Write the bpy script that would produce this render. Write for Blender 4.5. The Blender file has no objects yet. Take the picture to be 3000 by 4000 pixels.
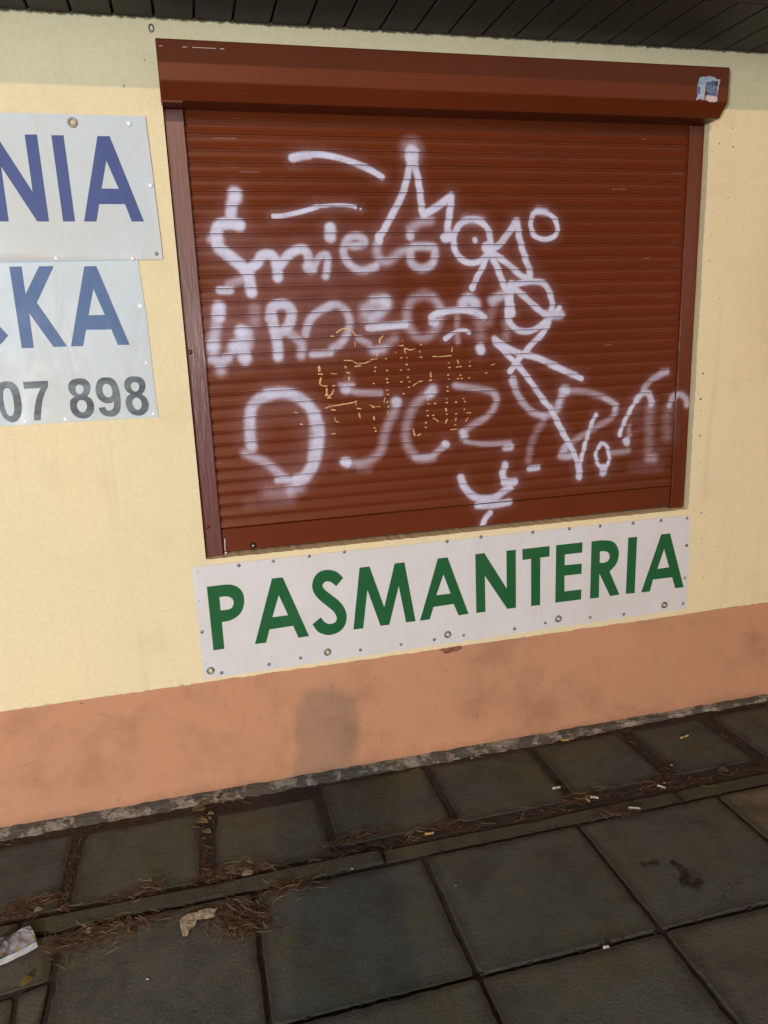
import bpy, bmesh, math, random
import numpy as np
from mathutils import Vector, Matrix, noise as mnoise
random.seed(7)
rng = np.random.default_rng(7)
scn = bpy.context.scene
COL = scn.collection

# ------------------------------------------------------------------ camera
D, HC = 2.375, 1.506                 # camera: distance to the wall (plane Y=0), height above the pavement
F, CX, CY = 2951.2, 1500.0, 2000.0   # focal length and centre in photo pixels
YAW, PIT, ROL = 0.241498, 0.232198, 0.038692
_cy, _sy = math.cos(YAW), math.sin(YAW)
FWD = Vector((_sy*math.cos(PIT), _cy*math.cos(PIT), -math.sin(PIT)))
_r = Vector((_cy, -_sy, 0)); _d = FWD.cross(_r)
RIGHT = math.cos(ROL)*_r + math.sin(ROL)*_d
DOWN = -math.sin(ROL)*_r + math.cos(ROL)*_d
cam = bpy.data.cameras.new('camera'); camo = bpy.data.objects.new('camera', cam); COL.objects.link(camo)
cam.sensor_fit = 'HORIZONTAL'; cam.sensor_width = 36.0; cam.lens = 36.0*F/3000.0
cam.clip_start = 0.02; cam.clip_end = 500
M = Matrix((RIGHT, -DOWN, -FWD)).transposed().to_4x4(); M.translation = (0, -D, HC)
camo.matrix_world = M
scn.camera = camo

# ------------------------------------------------------------------ night sky, street light, exposure
W = bpy.data.worlds.new('World'); scn.world = W; W.use_nodes = True
wn = W.node_tree; wn.nodes.clear()
wo = wn.nodes.new('ShaderNodeOutputWorld'); bg = wn.nodes.new('ShaderNodeBackground'); bg2 = wn.nodes.new('ShaderNodeBackground')
sky = wn.nodes.new('ShaderNodeTexSky'); sky.sky_type = 'NISHITA'; sky.sun_disc = False
sky.sun_elevation = math.radians(-3); sky.sun_rotation = math.radians(187)
bg.inputs['Strength'].default_value = 0.05
wn.links.new(sky.outputs[0], bg.inputs['Color'])
# glow of the lit street that lies opposite the wall, low over the horizon
tc = wn.nodes.new('ShaderNodeTexCoord'); sep = wn.nodes.new('ShaderNodeSeparateXYZ'); wn.links.new(tc.outputs['Generated'], sep.inputs[0])
mr = wn.nodes.new('ShaderNodeMapRange'); mr.inputs['From Min'].default_value = 0.42; mr.inputs['From Max'].default_value = 0.0
mr.interpolation_type = 'SMOOTHSTEP'
wn.links.new(sep.outputs['Z'], mr.inputs['Value'])
mr2 = wn.nodes.new('ShaderNodeMapRange'); mr2.inputs['From Min'].default_value = 0.5; mr2.inputs['From Max'].default_value = -0.9
wn.links.new(sep.outputs['Y'], mr2.inputs['Value'])
mu = wn.nodes.new('ShaderNodeMath'); mu.operation = 'MULTIPLY'; wn.links.new(mr.outputs[0], mu.inputs[0]); wn.links.new(mr2.outputs[0], mu.inputs[1])
mu2 = wn.nodes.new('ShaderNodeMath'); mu2.operation = 'MULTIPLY'; wn.links.new(mu.outputs[0], mu2.inputs[0]); mu2.inputs[1].default_value = 1.8
bg2.inputs['Color'].default_value = (1.0, 0.955, 0.83, 1)
wn.links.new(mu2.outputs[0], bg2.inputs['Strength'])
ad = wn.nodes.new('ShaderNodeAddShader'); wn.links.new(bg.outputs[0], ad.inputs[0]); wn.links.new(bg2.outputs[0], ad.inputs[1])
wn.links.new(ad.outputs[0], wo.inputs['Surface'])

SUN_DIR = Vector((0.128, 1.0, -0.49)).normalized()      # warm high street light far behind the photographer
sl = bpy.data.lights.new('sun', 'SUN'); sl.energy = 1.25; sl.angle = math.radians(0.75); sl.color = (1.0, 0.56, 0.33)
so = bpy.data.objects.new('sun', sl); COL.objects.link(so); so.rotation_euler = SUN_DIR.to_track_quat('-Z', 'Y').to_euler()
so.location = (-2, -14, 8)

vs = scn.view_settings
vs.view_transform = 'Standard'; vs.look = 'None'; vs.exposure = -0.14; vs.gamma = 1.0; vs.use_curve_mapping = False

# ------------------------------------------------------------------ helpers
def ray(px, py):
    return RIGHT*((px-CX)/F) + DOWN*((py-CY)/F) + FWD
def at(px, py, y=0.0):                       # photo pixel -> point on the vertical plane Y=y
    d = ray(px, py); t = (D+y)/d.y
    return Vector((d.x*t, y, HC+d.z*t))
def gr(px, py, z=0.0):                       # photo pixel -> point on the level z
    d = ray(px, py); t = (z-HC)/d.z
    return Vector((d.x*t, -D+d.y*t, z))
def zm(x0, y0, s, pts):                      # measurements taken in an enlarged crop -> photo pixels
    return [(x0+p[0]/s, y0+p[1]/s) + tuple(p[2:]) for p in pts]

def tag(o, label=None, cat=None, group=None, kind=None):
    if label: o['label'] = label
    if cat: o['category'] = cat
    if group: o['group'] = group
    if kind: o['kind'] = kind
    return o
def thing(name, label, cat, loc=(0, 0, 0), group=None):
    o = bpy.data.objects.new(name, None); COL.objects.link(o); o.location = loc
    o.empty_display_size = 0.1
    return tag(o, label, cat, group)
def wloc(o):
    v = Vector((0, 0, 0))
    while o is not None:
        v = v + o.location; o = o.parent
    return v
def obj(name, bm, mat, parent=None, smooth=False, loc=None):
    """links a bmesh given in world coordinates as one mesh object"""
    off = wloc(parent) if parent else Vector((0, 0, 0))
    base = Vector(loc) if loc is not None else off
    bmesh.ops.translate(bm, verts=bm.verts, vec=-base)
    me = bpy.data.meshes.new(name); bm.to_mesh(me); bm.free()
    if smooth:
        for p in me.polygons: p.use_smooth = True
    if mat: me.materials.append(mat)
    o = bpy.data.objects.new(name, me); COL.objects.link(o)
    if parent: o.parent = parent
    o.location = base-off
    return o
def box(bm, x0, x1, y0, y1, z0, z1):
    v = [bm.verts.new((x, y, z)) for x in (x0, x1) for y in (y0, y1) for z in (z0, z1)]
    for f in ((0, 1, 3, 2), (4, 6, 7, 5), (0, 4, 5, 1), (2, 3, 7, 6), (0, 2, 6, 4), (1, 5, 7, 3)):
        bm.faces.new([v[i] for i in f])
    return v
def bevel(bm, w, seg=1):
    bmesh.ops.bevel(bm, geom=list(bm.edges), offset=w, segments=seg, affect='EDGES', profile=0.5)
def catmull(pts, n=8):
    """pts: (x,y) corners or (x,y,'c') smooth points, closed"""
    out = []; N = len(pts)
    for i in range(N):
        p0, p1, p2, p3 = pts[i-1], pts[i], pts[(i+1) % N], pts[(i+2) % N]
        out.append((p1[0], p1[1]))
        if len(p1) > 2 or len(p2) > 2:
            a0 = p0 if len(p1) > 2 else p1
            a3 = p3 if len(p2) > 2 else p2
            for k in range(1, n):
                t = k/n
                out.append(tuple(0.5*((2*p1[j]) + (-a0[j]+p2[j])*t + (2*a0[j]-5*p1[j]+4*p2[j]-a3[j])*t*t + (-a0[j]+3*p1[j]-3*p2[j]+a3[j])*t**3) for j in (0, 1)))
    return out
def C(*pts):
    return [(p[0], p[1], 'c') for p in pts]

class N:                                       # small node-material builder
    def __init__(s, name):
        s.m = bpy.data.materials.new(name); s.m.use_nodes = True; s.t = s.m.node_tree; s.t.nodes.clear()
        s.out = s.t.nodes.new('ShaderNodeOutputMaterial'); s.p = s.t.nodes.new('ShaderNodeBsdfPrincipled')
        s.t.links.new(s.p.outputs[0], s.out.inputs[0])
        s.co = s.t.nodes.new('ShaderNodeTexCoord').outputs['Object']
    def link(s, a, b): s.t.links.new(a, b)
    def node(s, typ, **kw):
        n = s.t.nodes.new(typ)
        for k, v in kw.items(): setattr(n, k, v)
        return n
    def mapped(s, scale):
        n = s.node('ShaderNodeMapping'); n.inputs['Scale'].default_value = scale; s.link(s.co, n.inputs[0]); return n.outputs[0]
    def noise(s, scale, detail=4, rough=0.55, vec=None, dist=0.0):
        n = s.node('ShaderNodeTexNoise'); n.inputs['Scale'].default_value = scale; n.inputs['Detail'].default_value = detail
        n.inputs['Roughness'].default_value = rough; n.inputs['Distortion'].default_value = dist
        s.link(vec or s.co, n.inputs['Vector']); return n.outputs['Fac']
    def voro(s, scale, vec=None, out='Distance'):
        n = s.node('ShaderNodeTexVoronoi'); n.inputs['Scale'].default_value = scale; s.link(vec or s.co, n.inputs['Vector']); return n.outputs[out]
    def ramp(s, fac, a, b, ca=0.0, cb=1.0):
        n = s.node('ShaderNodeMapRange', interpolation_type='SMOOTHSTEP')
        n.inputs['From Min'].default_value = a; n.inputs['From Max'].default_value = b
        n.inputs['To Min'].default_value = ca; n.inputs['To Max'].default_value = cb
        s.link(fac, n.inputs['Value']); return n.outputs[0]
    def math(s, op, a, b):
        n = s.node('ShaderNodeMath', operation=op)
        for i, v in enumerate((a, b)):
            if isinstance(v, (int, float)): n.inputs[i].default_value = v
            else: s.link(v, n.inputs[i])
        return n.outputs[0]
    def mix(s, fac, a, b):
        n = s.node('ShaderNodeMix', data_type='RGBA')
        if isinstance(fac, (int, float)): n.inputs[0].default_value = fac
        else: s.link(fac, n.inputs[0])
        for i, v in ((6, a), (7, b)):
            if isinstance(v, tuple): n.inputs[i].default_value = v + (1,)
            else: s.link(v, n.inputs[i])
        return n.outputs[2]
    def attr(s, name):
        n = s.node('ShaderNodeAttribute', attribute_name=name); return n.outputs['Fac']
    def z(s, which='Z'):
        n = s.node('ShaderNodeSeparateXYZ'); s.link(s.co, n.inputs[0]); return n.outputs[which]
    def col(s, v):
        if isinstance(v, tuple): s.p.inputs['Base Color'].default_value = v + (1,)
        else: s.link(v, s.p.inputs['Base Color'])
    def rough(s, v):
        if isinstance(v, (int, float)): s.p.inputs['Roughness'].default_value = v
        else: s.link(v, s.p.inputs['Roughness'])
    def bump(s, h, strength=0.3, dist=0.002):
        n = s.node('ShaderNodeBump'); n.inputs['Strength'].default_value = strength; n.inputs['Distance'].default_value = dist
        prev = s.p.inputs['Normal'].links
        if prev: s.link(prev[0].from_socket, n.inputs['Normal'])
        s.link(h, n.inputs['Height']); s.link(n.outputs[0], s.p.inputs['Normal'])

# ------------------------------------------------------------------ materials
def m_wall():
    n = N('cream_plaster')
    c = n.mix(n.ramp(n.noise(1.7, 3), 0.3, 0.7), (0.735, 0.645, 0.415), (0.70, 0.635, 0.425))
    c = n.mix(n.ramp(n.noise(5, 5, 0.6), 0.5, 0.8, 0, 0.35), c, (0.54, 0.45, 0.28))
    c = n.mix(n.math('MULTIPLY', n.ramp(n.noise(1, 5, 0.65, n.mapped((22, 1, 1.1))), 0.52, 0.78, 0, 0.30), n.ramp(n.noise(1.4, 2), 0.42, 0.6)), c, (0.50, 0.44, 0.30))
    c = n.mix(n.ramp(n.noise(70, 3), 0.35, 0.75, 0, 0.14), c, (0.45, 0.36, 0.2))
    sp = n.math('MULTIPLY', n.ramp(n.voro(9.0), 0.045, 0.025), n.ramp(n.noise(3.3, 1), 0.52, 0.6))
    c = n.mix(n.math('MULTIPLY', sp, 0.55), c, (0.22, 0.16, 0.09))
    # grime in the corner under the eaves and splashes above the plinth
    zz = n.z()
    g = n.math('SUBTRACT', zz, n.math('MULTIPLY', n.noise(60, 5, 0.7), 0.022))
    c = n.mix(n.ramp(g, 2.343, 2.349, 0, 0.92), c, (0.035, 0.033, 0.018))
    g2 = n.math('ADD', zz, n.math('MULTIPLY', n.noise(45, 5, 0.7), 0.03))
    c = n.mix(n.ramp(g2, 0.428, 0.420, 0, 0.8), c, (0.20, 0.15, 0.08))
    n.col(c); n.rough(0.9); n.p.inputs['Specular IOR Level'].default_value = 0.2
    n.bump(n.noise(95, 5, 0.6, n.mapped((1, 1, 1.8))), 0.45, 0.005)
    n.bump(n.noise(12, 3), 0.12, 0.01)
    return n.m
def m_plinth():
    n = N('salmon_plinth_paint')
    c = n.mix(n.ramp(n.noise(2.2, 4), 0.3, 0.7), (0.485, 0.252, 0.148), (0.455, 0.247, 0.150))
    c = n.mix(n.ramp(n.noise(4.5, 6, 0.62, dist=0.15), 0.46, 0.72, 0, 0.6), c, (0.30, 0.150, 0.088))
    c = n.mix(n.ramp(n.noise(26, 7, 0.75), 0.55, 0.75, 0, 0.5), c, (0.25, 0.11, 0.065))
    c = n.mix(n.math('MULTIPLY', n.ramp(n.voro(16.0), 0.07, 0.03), n.ramp(n.noise(5, 1), 0.5, 0.62)), c, (0.12, 0.06, 0.04))
    zz = n.z()
    g2 = n.math('ADD', zz, n.math('MULTIPLY', n.noise(9, 6, 0.7), 0.12))
    c = n.mix(n.ramp(g2, 0.10, 0.04, 0, 0.45), c, (0.16, 0.10, 0.07))
    n.col(c); n.rough(0.85); n.p.inputs['Specular IOR Level'].default_value = 0.25
    n.bump(n.noise(85, 6, 0.7), 0.5, 0.005)
    n.bump(n.noise(14, 3), 0.15, 0.008)
    return n.m
def m_shutter(rail=False, ca=(0.122, 0.0235, 0.0060), cb=(0.104, 0.0210, 0.0058)):
    n = N('rail_lacquer' if rail else 'brown_shutter_lacquer')
    c = n.mix(n.ramp(n.noise(2.0, 3), 0.3, 0.7), ca, cb)
    streak = n.noise(1.0, 5, 0.6, n.mapped((3, 3, 90)) if not rail else n.mapped((70, 20, 3)))
    c = n.mix(n.ramp(streak, 0.52, 0.8, 0, 0.35), c, (0.065, 0.015, 0.006))
    scr = n.math('MULTIPLY', n.ramp(n.noise(1, 4, 0.7, n.mapped((5, 5, 260)) if not rail else n.mapped((200, 9, 6))), 0.70, 0.78), n.ramp(n.noise(4, 2), 0.5, 0.62))
    c = n.mix(n.math('MULTIPLY', scr, 0.35), c, (0.45, 0.27, 0.2))
    pn = n.math('MULTIPLY', n.math('SUBTRACT', n.noise(330, 3, 0.6), 0.5), 0.9)
    pa = n.attr('paint')
    pe = n.math('ADD', pa, n.math('MULTIPLY', pn, n.ramp(pa, 0.0, 0.35)))
    pe = n.math('MULTIPLY', pe, n.ramp(n.noise(14, 4, 0.6), 0.25, 0.6, 0.74, 1.0))
    pm = n.node('ShaderNodeMapRange'); n.link(pe, pm.inputs['Value']); pm.inputs['From Min'].default_value = 0.02; pm.inputs['From Max'].default_value = 1.0; pf = pm.outputs[0]
    paint = n.mix(n.noise(25, 3), (0.52, 0.57, 0.79), (0.60, 0.63, 0.80))
    pink = n.mix(n.ramp(pa, 0.25, 0.8), (0.46, 0.34, 0.40), paint)
    c = n.mix(pf, c, pink)
    ga = n.ramp(n.attr('glue'), 0.35, 0.6)
    c = n.mix(n.math('MULTIPLY', ga, n.ramp(n.noise(60, 3), .3, .6, .45, 1)), c, (0.60, 0.42, 0.19))
    n.col(c)
    n.rough(n.ramp(n.math('MAXIMUM', pf, ga), 0, 1, 0.30 if rail else 0.36, 0.62))
    n.p.inputs['Specular IOR Level'].default_value = 0.3 if rail else 0.23
    n.bump(n.noise(500, 2), 0.06, 0.001)
    n.bump(n.noise(7, 4, 0.6, n.mapped((1.2, 1, 10)) if not rail else n.mapped((14, 1, 1.5))), 0.10 if not rail else 0.3, 0.004)
    return n.m
def m_simple(name, col, rough=0.6, var=0.15, scale=30, metallic=0.0, bump=0.1, bscale=80, spec=0.4):
    n = N(name); d = tuple(v*(1-var) for v in col); l = tuple(min(1, v*(1+var)) for v in col)
    n.col(n.mix(n.ramp(n.noise(scale, 4), 0.3, 0.7), d, l)); n.rough(rough); n.p.inputs['Metallic'].default_value = metallic
    n.p.inputs['Specular IOR Level'].default_value = spec
    if bump: n.bump(n.noise(bscale, 3), bump, 0.002)
    return n.m
def m_vinyl(name, base, stain, ink=False):
    n = N(name)
    c = n.mix(n.ramp(n.noise(3.2, 4, 0.6, dist=0.5), 0.35, 0.75, 0, 0.55), base, stain)
    c = n.mix(n.ramp(n.noise(30, 5, 0.7), 0.62, 0.85, 0, 0.3), c, tuple(v*0.6 for v in stain))
    n.col(c); n.rough(n.ramp(n.noise(9, 4), 0.3, 0.7, 0.34, 0.5)); n.p.inputs['Specular IOR Level'].default_value = 0.15 if ink else 0.3
    n.bump(n.noise(4.5, 3, 0.5, n.mapped((1.4, 1, 0.8)), 0.7), 0.5, 0.014)
    n.bump(n.noise(600, 1), 0.05, 0.0006)
    return n.m
def m_slab(name, tones=True, base=((0.068, 0.079, 0.076), (0.165, 0.138, 0.084))):
    n = N(name)
    if tones: c = n.mix(n.attr('tone'), base[0], base[1])
    else: c = n.mix(n.ramp(n.noise(3, 3), 0.3, 0.7), base[0], base[1])
    c = n.mix(n.ramp(n.noise(6, 7, 0.7, dist=0.4), 0.42, 0.66, 0, 0.7), c, (0.036, 0.039, 0.034))
    c = n.mix(n.ramp(n.noise(120, 4, 0.7), 0.45, 0.75, 0, 0.5), c, (0.030, 0.029, 0.024))
    c = n.mix(n.ramp(n.noise(190, 3, 0.7), 0.60, 0.72, 0, 0.6), c, (0.17, 0.16, 0.13))
    c = n.mix(n.math('MULTIPLY', n.ramp(n.voro(55), 0.13, 0.07), n.ramp(n.noise(8, 3), 0.48, 0.6)), c, (0.022, 0.021, 0.018))
    c = n.mix(n.math('MULTIPLY', n.ramp(n.noise(75, 6, 0.75), 0.5, 0.68, 0, 0.8), n.ramp(n.noise(1.3, 3, 0.6), 0.42, 0.62)), c, (0.115, 0.112, 0.062))
    c = n.mix(n.ramp(n.noise(2.6, 6, 0.75), 0.45, 0.66, 0, 0.6), c, (0.082, 0.080, 0.036))
    e = n.math('ADD', n.attr('edge'), n.math('MULTIPLY', n.math('ADD', n.noise(7, 3, 0.6), n.noise(45, 5, 0.7)), 0.62))
    c = n.mix(n.ramp(e, 1.02, 1.45, 0, 0.62), c, (0.026, 0.024, 0.016))
    n.col(c); n.rough(n.ramp(n.noise(20, 4), 0.3, 0.7, 0.62, 0.95)); n.p.inputs['Specular IOR Level'].default_value = 0.35
    n.bump(n.noise(120, 6, 0.75), 0.9, 0.006)
    n.bump(n.ramp(n.noise(55, 3, 0.6), 0.35, 0.45), 0.3, 0.003)
    n.bump(n.noise(9, 4), 0.2, 0.012)
    return n.m

M_WALL, M_PLINTH, M_SHUT, M_RAIL, M_RAIL_SHEEN = m_wall(), m_plinth(), m_shutter(), m_shutter(True), m_shutter(True, (0.120, 0.030, 0.026), (0.100, 0.026, 0.022))
M_RAIL_SHEEN.name = 'worn_lacquer_sheen_tint'  # left rail: purple sheen painted in as a wine tint under extra gloss
_pp = M_RAIL_SHEEN.node_tree.nodes['Principled BSDF']; _pp.inputs['Specular IOR Level'].default_value = 0.75; _pp.inputs['Coat Weight'].default_value = 0.45; _pp.inputs['Coat Roughness'].default_value = 0.27
def m_footing():
    n = N('rough_concrete')
    c = n.mix(n.ramp(n.noise(9, 5, 0.7), 0.48, 0.56), (0.105, 0.105, 0.092), (0.33, 0.32, 0.28))
    c = n.mix(n.ramp(n.noise(90, 4, 0.7), 0.5, 0.75, 0, 0.6), c, (0.05, 0.05, 0.04))
    n.col(c); n.rough(0.95); n.bump(n.noise(60, 6, 0.75), 0.9, 0.012); return n.m
M_FOOT = m_footing()
def m_wood():
    n = N('dark_stained_boards')
    g = n.noise(1, 6, 0.65, n.mapped((90, 4, 4)))
    c = n.mix(n.ramp(g, 0.3, 0.7), (0.014, 0.013, 0.007), (0.028, 0.026, 0.014))
    n.col(c); n.rough(0.7); n.bump(g, 0.4, 0.003); return n.m
M_WOOD = m_wood()
M_ROOF = m_simple('bitumen_roof', (0.04, 0.04, 0.04), 0.9)
M_BANL = m_vinyl('white_vinyl_weathered', (0.475, 0.57, 0.635), (0.47, 0.48, 0.44))
M_BANG = m_vinyl('white_vinyl', (0.60, 0.62, 0.655), (0.55, 0.55, 0.55))
M_BLUE = m_vinyl('blue_letter_foil', (0.056, 0.090, 0.25), (0.066, 0.10, 0.25), True)
M_BLUE2 = m_vinyl('faded_blue_letter_foil', (0.082, 0.145, 0.30), (0.094, 0.158, 0.30), True)
def m_foil():
    n = N('black_letter_foil')
    c = n.mix(n.ramp(n.noise(5, 5, 0.65, n.mapped((1, 1, 3)), 0.5), 0.38, 0.66), (0.020, 0.032, 0.048), (0.13, 0.165, 0.19))
    n.col(c); n.rough(0.4); n.p.inputs['Specular IOR Level'].default_value = .3; n.bump(n.noise(18, 3, 0.5, n.mapped((1, 1, 4))), 0.4, 0.003); return n.m
M_BLACK = m_foil()
M_GREEN = m_vinyl('green_letter_foil', (0.016, 0.105, 0.036), (0.022, 0.115, 0.042), True)
M_RIVET = m_simple('grey_rivet', (0.22, 0.22, 0.23), 0.4, 0.25, 60, 0.6)
M_RIVB = m_simple('glint_white_rivet', (0.85, 0.86, 0.85), 0.35, 0.05, 60, 0.0)  # glint of the shining rivets put in as a near-white colour
M_EYE = m_simple('nickel_eyelet', (0.24, 0.24, 0.22), 0.42, 0.2, 80, 0.7)
M_DARK = m_simple('dark_metal', (0.03, 0.022, 0.018), 0.5)
M_STEEL = m_simple('worn_steel', (0.55, 0.52, 0.48), 0.4, 0.2, 60, 0.7)
M_SLAB = m_slab('concrete_slab')
M_KERB = m_slab('mossy_concrete', False, ((0.050, 0.050, 0.034), (0.070, 0.066, 0.042)))
def m_soil():
    n = N('dark_soil')
    c = n.mix(n.ramp(n.noise(30, 6, 0.7), 0.35, 0.7), (0.014, 0.011, 0.007), (0.040, 0.027, 0.016))
    c = n.mix(n.ramp(n.noise(140, 3, 0.7), 0.6, 0.75, 0, 0.6), c, (0.085, 0.052, 0.030))
    n.col(c); n.rough(1.0); n.bump(n.noise(110, 5, 0.75), 1.0, 0.01); return n.m
M_SOIL = m_soil()
M_NEED = m_simple('rusty_needles', (0.068, 0.031, 0.017), 0.8, 0.45, 60, bump=0)
M_NEED2 = m_simple('pale_straw', (0.18, 0.125, 0.065), 0.8, 0.35, 40, bump=0)
M_LEAF = m_simple('dry_leaf', (0.20, 0.165, 0.085), 0.7, 0.35, 50)
M_WPAPER = m_simple('cigarette_paper', (0.42, 0.42, 0.40), 0.7, 0.15, 200)
M_FILTER = m_simple('tan_filter', (0.34, 0.21, 0.07), 0.7, 0.2, 150)
M_BRICK = m_simple('bare_red_masonry', (0.20, 0.085, 0.055), 0.95, 0.4, 60, bump=0.8)

# ------------------------------------------------------------------ ground and pavement
bm = bmesh.new()
v = [bm.verts.new(p) for p in ((-40, -40, -0.0075), (40, -40, -0.0075), (40, 30, -0.0075), (-40, 30, -0.0075))]
bm.faces.new(v)
tag(obj('ground', bm, M_SOIL), kind='structure')

def slab_mesh(polys, name, mat, zt=0.0, th=0.05, wob=0.0055, seg=0.014, rnd=0.012, gap=True):
    """each poly: (list of ground xy corners, tone, dz, tilt) -> worn slabs with uneven rims in one mesh"""
    V, Fc, tone, edge = [], [], [], []
    for ip, (P, tn, dz, tl) in enumerate(polys):
        # resample the rim, cut corners, wobble
        n = len(P); rim = []
        for i in range(n):
            a, b, c0 = Vector(P[i-1]), Vector(P[i]), Vector(P[(i+1) % n])
            r = rnd*(0.6+0.9*random.random())
            p0 = b+(a-b).normalized()*r; p1 = b+(c0-b).normalized()*r
            nx = Vector(P[(i+1) % n]); nn = nx+(b-nx).normalized()*rnd
            rim += [p0, (p0+p1+2*b)/4, p1]
            k = max(1, int((nn-p1).length/seg))
            for j in range(1, k): rim.append(p1.lerp(nn, j/k))
        cen = sum((Vector(p) for p in P), Vector((0, 0)))/n
        loops = []
        for li, (inset, dzz, e) in enumerate(((0.0, -th, 1.0), (0.0, -0.006, 1.0), (0.004, -0.001, 0.92), (0.02, 0, 0.62), (0.055, 0, 0.28), (0.10, 0, 0.0))):
            idx = []
            for q in rim:
                w = mnoise.noise((q.x*23, q.y*23, ip*3.1))*wob + mnoise.noise((q.x*80, q.y*80, ip))*wob*0.5
                d = (cen-q); L = d.length
                p = q + d.normalized()*(min(inset, L*0.7)+abs(w)*1.2)
                z = zt+dz+dzz+tl[0]*(p.x-cen.x)+tl[1]*(p.y-cen.y)
                idx.append(len(V)); V.append((p.x, p.y, z)); tone.append(tn); edge.append(e)
            loops.append(idx)
        for a, b in zip(loops[:-1], loops[1:]):
            m = len(a)
            for j in range(m): Fc.append((a[j], a[(j+1) % m], b[(j+1) % m], b[j]))
        ci = len(V); V.append((cen.x, cen.y, zt+dz)); tone.append(tn); edge.append(0.0)
        m = len(loops[-1])
        for j in range(m): Fc.append((loops[-1][j], loops[-1][(j+1) % m], ci))
    me = bpy.data.meshes.new(name); me.from_pydata(V, [], Fc); me.materials.append(mat)
    for nm, dat in (('tone', tone), ('edge', edge)):
        a = me.attributes.new(nm, 'FLOAT', 'POINT'); a.data.foreach_set('value', dat)
    o = bpy.data.objects.new(name, me); COL.objects.link(o)
    return o
GX0, GP = 0.040, 0.4985
ROWS = [-0.512, -0.958, -1.455, -1.953, -2.45, -2.95, -3.45, -3.95]
TONES = {(0, -1): .22, (0, 0): .0, (0, 1): .04, (0, 2): .08, (0, 3): 1.0, (1, 0): .12, (1, 1): .2, (1, 2): .3, (0, -2): .3, (0, 4): .6}
polys = []
g = 0.0048
for r in range(len(ROWS)-1):
    for k in range(-7, 9):
        x0, x1 = GX0+GP*(k-1)+g+0.004*mnoise.noise((k, r, 1)), GX0+GP*k-g
        y1, y0 = ROWS[r]-g*0.9, ROWS[r+1]+g*0.9
        kk = k-1
        tn = TONES.get((r, kk), random.uniform(0.0, 0.4))
        dz = random.uniform(-0.002, 0.004); tl = (random.uniform(-.006, .006), random.uniform(-.006, .006))
        if (r, k) == (0, -1):          # cracked slab at the left edge of the view
            a = gr(*zm(0, 3500, 2.37, [(0, 905)])[0]); b = gr(*zm(0, 3500, 2.37, [(330, 800)])[0]); c = gr(*zm(0, 3500, 2.37, [(190, 1185)])[0])
            a = (x0, a.y-0.05); b = (x1-0.005, b.y); c = (c.x, y0)
            polys.append(([(x0, y1), (x0, a[1]+.003), (b[0], b[1]+.003), (x1, y1)], tn, dz, tl))
            mid = (x1-0.075, b[1]-0.022)
            polys.append(([(x0, a[1]-.003), (x0, y0), (c[0]-.004, y0), (mid[0]-.004, mid[1]-.006)], tn+.1, dz-.001, tl))
            polys.append(([(mid[0]+.004, mid[1]+.001), (c[0]+.004, y0), (x1, y0), (b[0], b[1]-.004)], tn, dz, tl))
            continue
        polys.append(([(x0, y1), (x0, y0), (x1, y0), (x1, y1)], tn, dz, tl))
tag(slab_mesh(polys, 'pavement', M_SLAB), kind='structure')

# narrow strip of small slabs along the wall, then a flush kerb of edging stones
JX = [-2.44, -2.05, -1.66, -1.27, -0.875, -0.482, -0.098, 0.293, 0.686, 1.090, 1.470, 1.820, 2.21, 2.60, 2.99, 3.38, 3.77]
JW = {-0.482: (0.004, .022), -0.098: (0.0, .038), 1.470: (.02, .028), 1.820: (.015, .035)}
polys = []
for i in range(len(JX)-1):
    l = JW.get(JX[i], (.008, .012))[1]; rr = JW.get(JX[i+1], (.008, .012))[0]
    yb = -0.078 if JX[i] < 0.2 else -0.055
    yf = -0.424 if JX[i] < 0.25 else (-0.392 if JX[i] < 1.0 else -0.372)
    x0, x1 = JX[i]+l, JX[i+1]-rr
    tn = [.14, .08, .10, .05, .04, .15][i % 6]
    polys.append(([(x0, yb), (x0+.002, yf), (x1-.002, yf), (x1, yb)], tn, -0.004+random.uniform(-.002, .002), (0, -0.012)))
tag(slab_mesh(polys, 'footpath', M_SLAB, wob=0.005, rnd=0.02), kind='structure')
polys = []
xs = [-2.58, -1.58, -0.575, 0.425, 1.426, 2.43, 3.43]
for a, b in zip(xs[:-1], xs[1:]):
    polys.append(([(a+.002, -0.452), (a+.002, -0.503), (b-.002, -0.503), (b-.002, -0.452)], .3, 0.004 if a < 0.4 else -.003, (0, 0)))
tag(slab_mesh(polys, 'kerb', M_KERB, th=0.1, wob=0.003, rnd=0.006), kind='structure')

# ------------------------------------------------------------------ building
OX0, OX1, OZ0, OZ1 = -0.003, 1.7495, 0.828, 2.150     # shutter opening
ZR = 2.361                                             # underside of the eaves
WX0, WX1 = -3.2, 4.6
house = thing('kiosk_building', 'low kiosk with cream rendered wall, salmon plinth and dark boarded eaves', 'building', (0.7, 1.2, 0))
bm = bmesh.new()
def quad(bm, *p): return bm.faces.new([bm.verts.new(q) for q in p])
ZB = 0.415
quad(bm, (WX0, 0, OZ0), (OX0, 0, OZ0), (OX0, 0, ZR+.02), (WX0, 0, ZR+.02))
quad(bm, (OX0, 0, OZ1), (OX1, 0, OZ1), (OX1, 0, ZR+.02), (OX0, 0, ZR+.02))
RD = 0.09
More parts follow.
